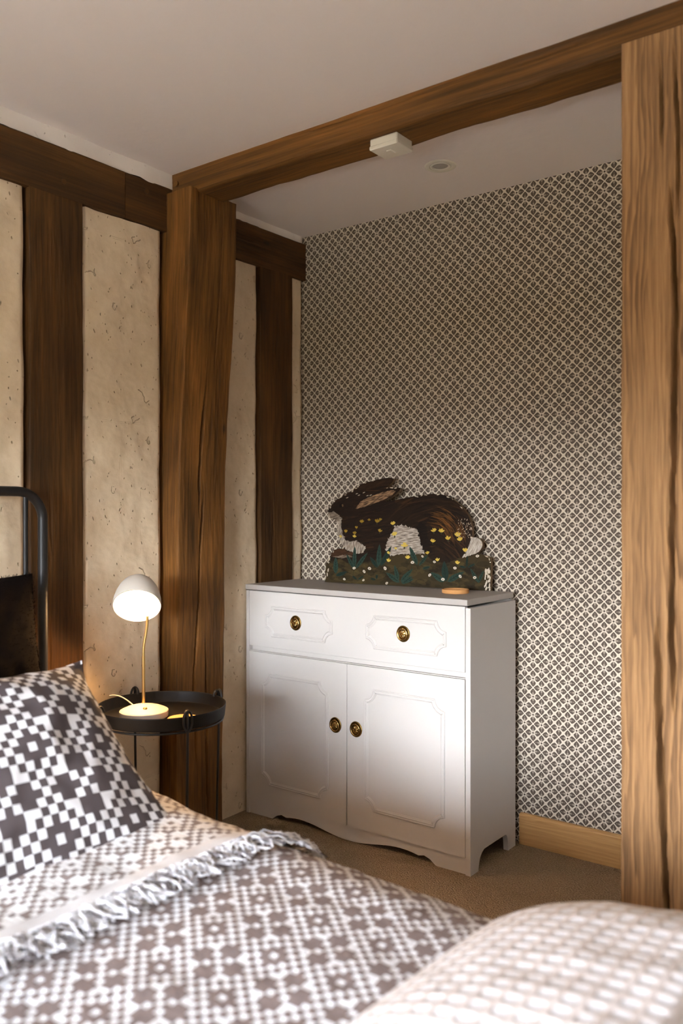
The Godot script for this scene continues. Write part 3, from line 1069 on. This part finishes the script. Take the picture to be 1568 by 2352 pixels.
func cabinet() -> void:
	var t := thing("cabinet", "white painted cupboard with one long drawer over two doors", "cabinet", Vector3.ZERO)
	var fz := 0.371
	var mb := MB.new()
	# right side with its cut-out foot (drawn in z, y and turned)
	var side := poly([40, 0, 40, 60, 40, 877, 371, 877, 371, 0, 316, 0, 312, 22, 305, 40, 292, 54, 275, 62, 120, 62, 110, 58, 104, 48, 100, 30, 98, 0])
	mb.plate(side, 0.990, 1.008)
	var flip := MB.new()
	for i in range(0, mb.v.size()):
		var q := mb.v[i]
		flip.v.append(Vector3(q.z, q.y, q.x))
		var nn := mb.n[i]
		flip.n.append(Vector3(nn.z, nn.y, nn.x))
		flip.t.append(mb.t[i])
	for i in range(0, mb.k.size(), 3):
		flip.k.append_array([mb.k[i], mb.k[i + 2], mb.k[i + 1]])
	obj("side_panel", flip, M.cabinet, t)
	mb = MB.new()
	mb.box(Vector3(0.004, 0, 0.04), Vector3(0.020, 0.882, fz), 0.0012)
	obj("side_panel", mb, M.cabinet, t)
	mb = MB.new()
	mb.box(Vector3(0.020, 0.05, 0.036), Vector3(0.990, 0.88, 0.042), 0.0005)
	obj("back_panel", mb, M.cabinet, t)
	mb = MB.new()
	mb.box(Vector3(0.020, 0.056, 0.042), Vector3(0.990, 0.070, 0.352), 0.0005)
	obj("shelf", mb, M.cabinet, t)
	mb = MB.new()
	mb.box(Vector3(0.020, 0.635, 0.042), Vector3(0.990, 0.640, 0.352), 0.0005)
	obj("shelf", mb, M.cabinet, t)
	# top board, slightly lifted at the right front corner
	mb = MB.new()
	mb.box(Vector3(0.003, 0.8845, 0.035), Vector3(0.998, 0.9050, 0.375), 0.0016)
	obj("top", mb, M.cabinet_top_shaded, t)
	# drawer
	mb = MB.new()
	mb.box(Vector3(0.0215, 0.6645, 0.353), Vector3(0.9875, 0.8815, fz), 0.0014)
	var d := obj("drawer", mb, M.cabinet, t)
	moulding(d, 0.105, 0.439, 0.707, 0.828, 0.036, fz - 0.0002)
	moulding(d, 0.588, 0.918, 0.707, 0.828, 0.036, fz - 0.0002)
	pull(d, 0.262, 0.771, fz)
	pull(d, 0.747, 0.772, fz)
	# recessed finger rail below the drawer
	mb = MB.new()
	mb.box(Vector3(0.020, 0.640, 0.338), Vector3(0.990, 0.670, 0.352), 0.0008)
	mb.box(Vector3(0.020, 0.6425, 0.345), Vector3(0.990, 0.6455, 0.366), 0.0006)
	obj("rail", mb, M.cabinet, t)
	# doors
	mb = MB.new()
	mb.plate(PackedVector2Array([Vector2(0.0215, 0.0555), Vector2(0.0215, 0.6415), Vector2(0.5035, 0.6415), Vector2(0.5000, 0.0555)]), 0.354, fz)
	d = obj("door", mb, M.cabinet, t)
	moulding(d, 0.086, 0.420, 0.128, 0.565, 0.040, fz - 0.0002)
	pull(d, 0.452, 0.413, fz)
	mb = MB.new()
	mb.plate(PackedVector2Array([Vector2(0.5065, 0.0555), Vector2(0.5055, 0.6415), Vector2(0.9870, 0.6415), Vector2(0.9885, 0.0555)]), 0.354, fz + 0.001)
	d = obj("door", mb, M.cabinet, t)
	moulding(d, 0.582, 0.913, 0.130, 0.565, 0.040, fz + 0.0008)
	pull(d, 0.546, 0.412, fz + 0.001)
	# plinth with a scalloped lower edge
	var o := PackedVector2Array([Vector2(0.020, 0.056), Vector2(0.990, 0.056), Vector2(0.990, 0.0), Vector2(0.880, 0.0)])
	for i in 33:
		var x := lerpf(0.872, 0.138, i / 32.0)
		var q := absf(x - 0.505) / 0.367
		var y := 0.026 * pow(sin(PI * clampf((q - 0.05) / 0.95, 0, 1) ** 1.35), 1.1)
		if q > 0.86:
			y = maxf(y, 0.024 * (1.0 - pow((q - 0.86) / 0.14, 2.0)))
		o.append(Vector2(x, maxf(0.0005, y)))
	o.append(Vector2(0.130, 0.0))
	o.append(Vector2(0.020, 0.0))
	mb = MB.new()
	mb.plate(o, 0.348, 0.364)
	obj("plinth", mb, M.cabinet, t)

# ---------------------------------------------------------------- painted board and dish
func board_and_dish() -> void:
	var o := poly(RABBIT_OUTLINE)
	# soften the traced corners
	var fine := PackedVector2Array()
	var m := o.size()
	for i in m:
		var a := o[(i - 1 + m) % m]
		var b := o[i]
		var c := o[(i + 1) % m]
		if (a - b).length() > 0.2 or (c - b).length() > 0.2:
			fine.append(b)
		else:
			fine.append(b.lerp(a, 0.25))
			fine.append(b.lerp(c, 0.25))
	var im := rabbit_image()
	var fm := mat(rgb(224, 217, 208), 0.7, 0.25)
	fm.albedo_texture = tex(im)
	var em := mat(rgb(112, 92, 70), 0.9, 0.2)
	var t := thing("painted_rabbit_board", "cut-out wooden board painted with a brown rabbit among leaves and flowers", "ornament", Vector3(0.205, 0.9066, 0.12))
	var eu := Vector3(0.697, 0, -0.059).normalized()
	var nn := Vector3(-eu.z, 0, eu.x)
	var s := sin(deg_to_rad(4.0))
	var ev := Vector3(0, cos(deg_to_rad(4.0)), 0) - nn * s
	t.basis = Basis(eu, ev, eu.cross(ev))
	var mb := MB.new()
	var f := Geometry2D.triangulate_polygon(fine)
	var w := im.get_width() / PX
	var h := im.get_height() / PX
	for i in range(0, f.size(), 3):
		var q := [fine[f[i]], fine[f[i + 1]], fine[f[i + 2]]]
		if (q[1] - q[0]).cross(q[2] - q[0]) > 0:
			q = [q[0], q[2], q[1]]
		var u := []
		for p in q:
			u.append(Vector2((p.x - PIC_LO.x) / w, 1.0 - (p.y - PIC_LO.y) / h))
		mb.tri(Vector3(q[0].x, q[0].y, 0), Vector3(q[1].x, q[1].y, 0), Vector3(q[2].x, q[2].y, 0), u[0], u[1], u[2])
	obj("painted_face", mb, fm, t)
	mb = MB.new()
	for i in range(0, f.size(), 3):
		var q := [fine[f[i]], fine[f[i + 1]], fine[f[i + 2]]]
		if (q[1] - q[0]).cross(q[2] - q[0]) < 0:
			q = [q[0], q[2], q[1]]
		mb.tri(Vector3(q[0].x, q[0].y, -0.018), Vector3(q[1].x, q[1].y, -0.018), Vector3(q[2].x, q[2].y, -0.018))
	mb.rim(fine, -0.018, 0.0)
	obj("board", mb, em, t)
	# cork dish
	var cork := noise_image(128, 128, 61, 0.16, 2)
	var ci := Image.create(128, 128, false, Image.FORMAT_RGB8)
	for j in 128:
		for i in 128:
			ci.set_pixel(i, j, rgb(176, 124, 74).lerp(rgb(206, 154, 100), cork.get_pixel(i, j).r))
	var cm := mat(Color.WHITE, 0.9, 0.2)
	cm.albedo_texture = tex(ci)
	cm.uv1_triplanar = true
	cm.uv1_scale = Vector3.ONE * 24.0
	mb = MB.new()
	mb.lathe(PackedVector2Array([Vector2(0, 0), Vector2(0.0455, 0), Vector2(0.0475, 0.0015), Vector2(0.0478, 0.013), Vector2(0.0466, 0.0145), Vector2(0.0436, 0.0145), Vector2(0.0424, 0.013), Vector2(0.042, 0.006), Vector2(0, 0.0055)]), Vector3.ZERO, 48)
	var dish := obj("cork_dish", mb, cm)
	dish.position = Vector3(0.850, 0.905, 0.192)
	tag(dish, "small round cork coaster dish on top of the white cabinet", "dish")

# ---------------------------------------------------------------- bedside table
const TRAY_C := Vector3(0.257, 0.0, 1.026)
const TRAY_Y := 0.547

func tray_table() -> void:
	var t := thing("side_table", "round black metal tray table on thin wire legs beside the bed", "table", TRAY_C)
	var mb := MB.new()
	var y := TRAY_Y
	mb.lathe(PackedVector2Array([Vector2(0, y - 0.003), Vector2(0.19, y - 0.003), Vector2(0.1955, y - 0.001), Vector2(0.1995, y + 0.030), Vector2(0.2010, y + 0.0335), Vector2(0.2028, y + 0.0335), Vector2(0.2030, y + 0.030), Vector2(0.1990, y - 0.005), Vector2(0.193, y - 0.009), Vector2(0, y - 0.009)]), Vector3.ZERO, 96)
	for i in mb.n.size():
		pass
	obj("tray", mb, M.tray, t)
	mb = MB.new()
	var ring := PackedVector3Array()
	for i in 72:
		var w := TAU * i / 72.0
		ring.append(Vector3(cos(w) * 0.193, y - 0.0145, sin(w) * 0.193))
	mb.tube(ring, 0.0038, 8, true)
	obj("ring", mb, M.black_metal, t)
	# four legs; each rises past the rim into a loop and turns back under the tray
	for a in [-76.0, 20.0, 108.0, 196.0]:
		var w := deg_to_rad(a)
		var out := Vector3(cos(w), 0, sin(w))
		mb = MB.new()
		var pts := PackedVector3Array()
		pts.append(out * 0.196 + Vector3(0, 0.0, 0))
		pts.append(out * 0.2085 + Vector3(0, y - 0.10, 0))
		pts.append(out * 0.2105 + Vector3(0, y + 0.022, 0))
		for i in 9:
			var q := PI * i / 8.0
			pts.append(out * (0.2105 - 0.010 + cos(q) * 0.0105) + Vector3(0, y + 0.032 + sin(q) * 0.018, 0))
		mb.tube(pts, 0.0040, 10)
		var eye := PackedVector3Array()
		var tang := Vector3(-out.z, 0, out.x)
		for i in 20:
			var q := TAU * i / 20.0
			eye.append(out * 0.211 + Vector3(0, y + 0.022 + sin(q) * 0.030, 0) + tang * cos(q) * 0.014)
		mb.tube(eye, 0.0038, 8, true)
		obj("leg", mb, M.black_metal, t)
	mb = MB.new()
	mb.lathe(PackedVector2Array([Vector2(0, 0), Vector2(0.047, 0), Vector2(0.048, 0.001), Vector2(0.048, 0.005), Vector2(0.0472, 0.006), Vector2(0, 0.006)]), Vector3.ZERO, 48)
	var c := obj("coaster", mb, mat(rgb(206, 160, 106), 0.8, 0.2))
	c.position = Vector3(0.352, TRAY_Y - 0.003, 1.022)
	tag(c, "round pale wooden coaster lying on the black tray", "coaster")

# ---------------------------------------------------------------- lamp
func lamp() -> void:
	var base := Vector3(0.226, TRAY_Y - 0.003, 1.072)
	var t := thing("table_lamp", "lit cream table lamp with egg-shaped shade and brass stem", "lamp", base)
	var mb := MB.new()
	mb.lathe(PackedVector2Array([Vector2(0, 0), Vector2(0.072, 0), Vector2(0.0755, 0.002), Vector2(0.0765, 0.005), Vector2(0.0765, 0.019), Vector2(0.0755, 0.0215), Vector2(0.070, 0.0245), Vector2(0.056, 0.0305), Vector2(0.040, 0.0352), Vector2(0.022, 0.0382), Vector2(0, 0.0392)]), Vector3.ZERO, 64)
	obj("base", mb, M.lamp_paint, t)
	mb = MB.new()
	mb.lathe(PackedVector2Array([Vector2(0.0068, 0), Vector2(0.0068, 0.003), Vector2(0.0055, 0.0048), Vector2(0, 0.0052)]), Vector3(0.034, 0.0335, 0.024), 20)
	obj("button", mb, M.brass_lamp, t)
	# stem stands towards the back of the base; the upper part is a flexible neck
	var view := Vector3(0.758, 0, 0.652)
	var right := Vector3(0.652, 0, -0.758)
	var f := -view * 0.034 - right * 0.002
	var neck := PackedVector3Array()
	mb = MB.new()
	mb.tube(PackedVector3Array([f + Vector3(0, 0.034, 0), f + Vector3(0, 0.040, 0)]), 0.0058, 16)
	mb.tube(PackedVector3Array([f + Vector3(0, 0.038, 0), f + Vector3(0, 0.10, 0), f + Vector3(0, 0.186, 0)]), 0.0054, 16)
	obj("stem", mb, M.brass_lamp, t)
	for i in 40:
		var q := i / 39.0
		neck.append(f + Vector3(0, 0.185 + 0.130 * q, 0) + right * (0.012 * smooth(0.1, 0.9, q)) + view * (0.006 * q * q))
	mb = MB.new()
	for i in range(0, 39):
		var wob := 0.0047 if i % 2 == 0 else 0.0041
		mb.tube(PackedVector3Array([neck[i], neck[i + 1]]), wob, 12)
	obj("flexible_neck", mb, M.brass_lamp, t)
	# shade: egg dome whose mouth looks down and out into the room
	var mouth := view * 0.74 + Vector3(0, -0.66, 0) - right * 0.04
	mouth = mouth.normalized()
	var centre := f + Vector3(0, 0.350, 0) - right * 0.020 + view * 0.022
	var ax := right
	var up := -mouth
	ax = (ax - up * ax.dot(up)).normalized()
	var B := Basis(ax, up, ax.cross(up))
	var outer := PackedVector2Array([Vector2(0.0752, 0.0), Vector2(0.0758, 0.010), Vector2(0.0742, 0.028), Vector2(0.0695, 0.050), Vector2(0.0615, 0.072), Vector2(0.050, 0.092), Vector2(0.036, 0.107), Vector2(0.020, 0.116), Vector2(0.0, 0.119)])
	mb = MB.new()
	mb.lathe(outer, Vector3.ZERO, 64)
	var inner := PackedVector2Array()
	for i in range(outer.size() - 1, -1, -1):
		inner.append(Vector2(maxf(0.0, outer[i].x - 0.0022), outer[i].y * 0.98))
	inner.append(Vector2(0.0752, 0.0))
	mb.lathe(inner, Vector3.ZERO, 64)
	var sh := obj("shade", mb, M.lamp_paint, t)
	sh.transform = Transform3D(B, centre)
	# glowing bulb with its light inside
	var gm := mat(rgb(255, 244, 225), 0.5)
	gm.emission_enabled = true
	gm.emission = rgb(255, 226, 180)
	gm.emission_energy_multiplier = 14.0
	mb = MB.new()
	var bp := PackedVector2Array()
	for i in 17:
		var w := PI * i / 16.0
		bp.append(Vector2(sin(w) * 0.036, cos(w) * -0.036))
	mb.lathe(bp, Vector3.ZERO, 32)
	var bulb := obj("bulb", mb, gm, t)
	bulb.position = centre + up * 0.040
	var li := OmniLight3D.new()
	li.name = "bulb_light"
	li.light_color = rgb(255, 196, 128)
	li.light_energy = 0.6
	li.light_size = 0.03
	li.omni_range = 12.0
	li.omni_attenuation = 2.0
	li.shadow_enabled = true
	li.position = bulb.position
	t.add_child(li)
	# flex
	mb = MB.new()
	var c := PackedVector3Array()
	for i in 18:
		var q := i / 17.0
		c.append(-view * (0.070 + 0.055 * q) - right * (0.020 + 0.092 * q) + Vector3(0, 0.008 + 0.040 * sin(PI * q * 0.62), 0))
	mb.tube(c, 0.0023, 8)
	var cable := obj("cable", mb, M.white_plastic, t)
	cable.set_meta("label", "thin cream flex leaving the lamp base")

# ---------------------------------------------------------------- bed
# height of the made bed's top face and its fall at the window-less far side
func bed_section(q: float) -> Vector2:
	# q in metres of cloth measured from z = 1.62 towards the far side; negative runs across the bed
	if q <= 0.0:
		return Vector2(1.62 - q, 0.503)
	var arc := 0.305
	if q < arc:
		var w := q / arc * PI * 0.5
		return Vector2(1.62 - 0.235 * sin(w), 0.358 + 0.145 * cos(w))
	return Vector2(1.385, 0.358 - (q - arc))

func bed_point(x: float, q: float, lift: float, wave: float) -> Vector3:
	var s := bed_section(q)
	var e := bed_section(q + 0.004)
	var dir := (e - s).normalized()
	var out := Vector2(dir.y, -dir.x)
	if out.y < 0 and q < 0.1:
		out = -out
	if q >= 0.1 and out.x > 0:
		out = -out
	var d := lift + wave * (fbm(x * 3.2, q * 3.6, 2.0) + 0.4 * fbm(x * 9.0, q * 9.0, 6.0))
	d += 0.030 * smooth(1.02, 0.55, x) * (1.0 if q < 0.3 else 0.4)
	d -= 0.016 * smooth(1.25, 1.8, x) * smooth(-0.3, 0.1, q)
	return Vector3(x, s.y + out.y * d, s.x + out.x * d)

func cloth(called: String, m: Material, parent: Node, x0: float, x1: float, q0: float, q1: float, lift: float, wave: float, nu: int, nv: int, period: float, org: Vector2, skew := 0.0, thick := 0.006) -> MeshInstance3D:
	var mb := MB.new()
	for face in 2:
		var p := PackedVector3Array()
		var uv := PackedVector2Array()
		for j in nv:
			for i in nu:
				var x := lerpf(x0, x1, float(i) / (nu - 1))
				var q := lerpf(q0, q1, float(j) / (nv - 1))
				var edge := minf(minf(x - x0, x1 - x), minf(q - q0, q1 - q))
				var drop := thick * clampf(1.0 - edge / 0.012, 0.0, 1.0)
				p.append(bed_point(x, q, lift - (drop * 0.5 if face == 0 else thick - drop * 0.45), wave))
				uv.append(Vector2((x - org.x - skew * (1.62 - q - org.y)) / period + 0.05, (1.62 - q - org.y) / period + 0.05))
		mb.grid(nu, nv, p, uv, false, face == 1)
	return obj(called, mb, m, parent)

func pillow_mesh(w: float, h: float, th: float, nu: int, nv: int, period: float, pinch: float, wrinkle: float, sd: float, top := 0.0, ue := 3.2) -> MB:
	var mb := MB.new()
	for face in [1.0, -1.0]:
		var p := PackedVector3Array()
		var uv := PackedVector2Array()
		for j in nv:
			for i in nu:
				var u := -1.0 + 2.0 * i / (nu - 1)
				var v := -1.0 + 2.0 * j / (nv - 1)
				var body := pow(maxf(0.0, 1.0 - pow(absf(u), ue)), 0.75) * pow(maxf(0.0, 1.0 - pow(absf(v), 2.2)), 0.7) * (1.0 + top * v)
				var x := u * w * 0.5 * (1.0 - pinch * (1.0 - v * v))
				var y := v * h * 0.5 * (1.0 - pinch * (1.0 - u * u))
				var ear := 1.0 + (0.05 if top > 0.0 else 0.0) * pow(absf(u * v), 7.0)
				x *= ear
				y *= ear
				var bend := wrinkle * fbm(u * 2.4 + sd, v * 2.4, face) * minf(1.0, 3.0 * body)
				var crease := wrinkle * 0.7 * absf(fbm(u * 5.0 + sd * 3.0, v * 5.0, 3.0)) * (1.0 - body)
				p.append(Vector3(x, y, face * (th * 0.5 * body + 0.0015) + bend - crease * face))
				uv.append(Vector2(u * w * 0.5 / period, -v * h * 0.5 / period))
		mb.grid(nu, nv, p, uv, false, face < 0)
	return mb

func bed() -> void:
	var t := thing("bed", "black tubular metal bed with rounded headboard", "bed", Vector3.ZERO)
	var mb := MB.new()
	# headboard: one bent tube
	var pts := PackedVector3Array()
	var x := 0.085
	pts.append(Vector3(x, 0, 1.342))
	pts.append(Vector3(x, 0.6, 1.342))
	for i in 11:
		var w := PI * 0.5 * i / 10.0
		pts.append(Vector3(x, 1.170 + 0.084 * sin(w), 1.342 + 0.084 * (1.0 - cos(w))))
	for i in range(10, -1, -1):
		var w := PI * 0.5 * i / 10.0
		pts.append(Vector3(x, 1.170 + 0.084 * sin(w), 2.80 - 0.084 * (1.0 - cos(w))))
	pts.append(Vector3(x, 0.6, 2.80))
	pts.append(Vector3(x, 0, 2.80))
	mb.tube(pts, 0.0145, 18)
	obj("headboard_frame", mb, M.black_metal, t)
	for i in 12:
		mb = MB.new()
		var z := 1.400 + i * 0.122
		mb.tube(PackedVector3Array([Vector3(x, 0.30, z), Vector3(x, 1.25, z)]), 0.0072, 12)
		obj("headboard_rod", mb, M.black_metal, t)
	mb = MB.new()
	mb.tube(PackedVector3Array([Vector3(x, 0.30, 1.342), Vector3(x, 0.30, 2.80)]), 0.012, 12)
	mb.tube(PackedVector3Array([Vector3(x, 0.26, 1.40), Vector3(2.08, 0.26, 1.40)]), 0.014, 12)
	mb.tube(PackedVector3Array([Vector3(x, 0.26, 2.74), Vector3(2.08, 0.26, 2.74)]), 0.014, 12)
	mb.tube(PackedVector3Array([Vector3(2.08, 0.26, 1.40), Vector3(2.08, 0.26, 2.74)]), 0.014, 12)
	obj("rail", mb, M.black_metal, t)
	for z in [1.42, 2.72]:
		mb = MB.new()
		mb.tube(PackedVector3Array([Vector3(2.07, 0, z), Vector3(2.07, 0.27, z)]), 0.014, 12)
		obj("leg", mb, M.black_metal, t)
	mb = MB.new()
	mb.box(Vector3(0.11, 0.275, 1.43), Vector3(2.07, 0.450, 2.76), 0.05)
	obj("mattress", mb, M.mattress, t)

	# woven cover, dark side up, over the foot half of the bed
	var c := cloth("bed_cover", M.throw, null, 1.08, 2.085, -1.13, 0.55, 0.004, 0.006, 120, 170, 0.131, Vector2(1.466, 1.738), 0.135)
	tag(c, "woven brown and white check bed cover, dark side up", "bed cover")
	# the same weave turned back, pale side up, with hem and fringe
	var r := thing("turned_back_cover", "pale reverse of the woven check cover folded back with a fringed edge", "bed cover", Vector3.ZERO)
	cloth("cloth", M.throw_back, r, 0.13, 1.135, -1.13, 0.53, 0.014, 0.007, 120, 170, 0.131, Vector2(1.095, 1.867), 0.07)
	var hm := MB.new()
	var p := PackedVector3Array()
	var uv := PackedVector2Array()
	for j in 160:
		var q := lerpf(-1.12, 0.40, j / 159.0)
		var sh := fringe_shift(q)
		for i in 5:
			var xx := 1.092 + sh + 0.050 * i / 4.0
			p.append(bed_point(xx, q, 0.020 - 0.004 * absf(i - 2) * 0.5, 0.007))
			uv.append(Vector2(i, j))
	hm.grid(5, 160, p, uv)
	obj("hem", hm, M.hem, r)
	var fa := MB.new()
	var fb := MB.new()
	rng.seed = 5
	for i in 900:
		var q := lerpf(-1.11, 0.33, (i + rng.randf()) / 900.0)
		var ln := rng.randf_range(0.055, 0.095)
		var line := PackedVector3Array()
		var sway := rng.randf_range(-0.04, 0.05)
		var arch := rng.randf_range(0.002, 0.014)
		var x0 := 1.138 + fringe_shift(q)
		for s in 6:
			var u := s / 5.0
			var over := 0.022 * smooth(0.15, 0.33, q)
			line.append(bed_point(x0 + ln * u, q + sway * u * u, 0.019 + arch * sin(PI * u) + 0.004 * sin(u * 9.0 + i) + over * sin(PI * u), 0.007))
		(fa if rng.randf() < 0.72 else fb).tube(line, rng.randf_range(0.0008, 0.0016), 4)
	var fr := obj("fringe", fa, M.yarn_light, r)
	fr.set_meta("kind", "stuff")
	fr = obj("fringe", fb, M.yarn_dark, r)
	fr.set_meta("kind", "stuff")

	# thick blanket folded over the foot
	mb = MB.new()
	p = PackedVector3Array()
	uv = PackedVector2Array()
	var nu := 60
	var nv := 150
	for j in nv:
		for i in nu:
			var u := float(i) / (nu - 1)
			var q := lerpf(-1.12, 0.46, float(j) / (nv - 1))
			var xx := 1.700 + 0.405 * u + 0.010 * fbm(q * 2.0, 3.3) * (1.0 - u)
			var puff := 0.104 * (1.0 - exp(-(xx - 1.690) / 0.115)) * smooth(0.46, 0.30, q) + 0.002
			if i == 0:
				puff = 0.001
			puff *= 1.0 - 0.97 * smooth(0.93, 1.0, u)
			p.append(bed_point(xx, q, 0.008 + puff, 0.006))
			uv.append(Vector2(xx / 0.062, (1.62 - q) / 0.062))
	mb.grid(nu, nv, p, uv)
	var fold := obj("folded_blanket", mb, M.waffle)
	tag(fold, "thick beige and white waffle blanket folded over the foot of the bed", "blanket")

	# dark fur cushion against the headboard
	mb = pillow_mesh(0.68, 0.50, 0.20, 60, 46, 1.0, 0.06, 0.010, 2.0, 0.0, 2.4)
	var fz := thing("fur_cushion", "dark brown faux fur cushion leaning on the headboard", "cushion", Vector3(0.235, 0.775, 1.775))
	var tilt := deg_to_rad(14.0)
	fz.basis = Basis(Vector3(0, 0, -1), Vector3(-sin(tilt), cos(tilt), 0), Vector3(cos(tilt), sin(tilt), 0))
	obj("cover", mb, M.fur, fz)
	var hair := MB.new()
	rng.seed = 8
	for i in 26000:
		var e := rng.randi_range(0, mb.v.size() - 1)
		var a := mb.v[e] + Vector3(rng.randf_range(-0.006, 0.006), rng.randf_range(-0.006, 0.006), 0)
		var d := (mb.n[e] + Vector3(rng.randf_range(-0.7, 0.7), rng.randf_range(-1.0, 0.3), rng.randf_range(-0.3, 0.3))).normalized()
		var s := d.cross(Vector3(rng.randf(), rng.randf(), rng.randf()) - Vector3.ONE * 0.5).normalized() * 0.0007
		hair.tri(a - s, a + s, a + d * rng.randf_range(0.008, 0.018))
	var ho := obj("fur", hair, M.fur, fz)
	ho.set_meta("kind", "stuff")

	# large check pillow in front
	mb = pillow_mesh(0.76, 0.51, 0.21, 90, 64, 0.188, 0.055, 0.010, 7.0, 0.45, 3.0)
	for i in mb.t.size():
		mb.t[i] += Vector2(0.60, 0.01)
	var pil := obj("check_pillow", mb, M.cushion)
	var lean := deg_to_rad(49.0)
	pil.basis = Basis(Vector3(0, 0.0, -1), Vector3(-sin(lean), cos(lean), 0), Vector3(cos(lean), sin(lean), 0))
	pil.position = Vector3(0.758, 0.648, 1.945)
	tag(pil, "large charcoal and white check pillow leaning at the head of the bed", "pillow")

func fringe_shift(q: float) -> float:
	return 0.010 * fbm(q * 2.0, 9.0) - 0.012 * smooth(-0.4, 0.2, q)

# ---------------------------------------------------------------- fittings overhead
func ceiling_fittings() -> void:
	var t := thing("junction_box", "small white plastic box with a switch fixed under the beam", "switch box", Vector3(0.912, 2.321, 0.6925))
	var mb := MB.new()
	mb.box(Vector3(-0.049, -0.024, -0.0425), Vector3(0.049, 0.0, 0.0425), 0.003)
	obj("back_box", mb, M.white_plastic, t)
	mb = MB.new()
	mb.box(Vector3(-0.051, -0.034, -0.0445), Vector3(0.051, -0.021, 0.0445), 0.003)
	obj("cover_plate", mb, M.white_plastic, t)
	mb = MB.new()
	mb.box(Vector3(-0.008, -0.037, -0.014), Vector3(0.008, -0.032, 0.014), 0.001)
	obj("rocker", mb, M.white_plastic, t)
	t = thing("downlight", "unlit round recessed downlight in the alcove ceiling", "downlight", Vector3(0.862, 2.374, 0.317))
	mb = MB.new()
	mb.lathe(PackedVector2Array([Vector2(0.0365, 0.0), Vector2(0.0365, -0.003), Vector2(0.040, -0.0042), Vector2(0.050, -0.0038), Vector2(0.0535, -0.002), Vector2(0.0545, 0.0)]), Vector3.ZERO, 48)
	obj("bezel", mb, M.white_plastic, t)
	mb = MB.new()
	mb.lathe(PackedVector2Array([Vector2(0.0352, 0.001), Vector2(0.0352, -0.0035), Vector2(0.033, -0.0045), Vector2(0.0285, -0.004), Vector2(0.026, -0.0015), Vector2(0.0255, 0.001)]), Vector3.ZERO, 48)
	obj("tilt_ring", mb, M.white_plastic, t)
	mb = MB.new()
	mb.lathe(PackedVector2Array([Vector2(0.0256, -0.0008), Vector2(0.018, -0.0014), Vector2(0.0, -0.0016)]), Vector3.ZERO, 36)
	var lens := mat(rgb(176, 168, 158), 0.4, 0.5)
	obj("lens", mb, lens, t)
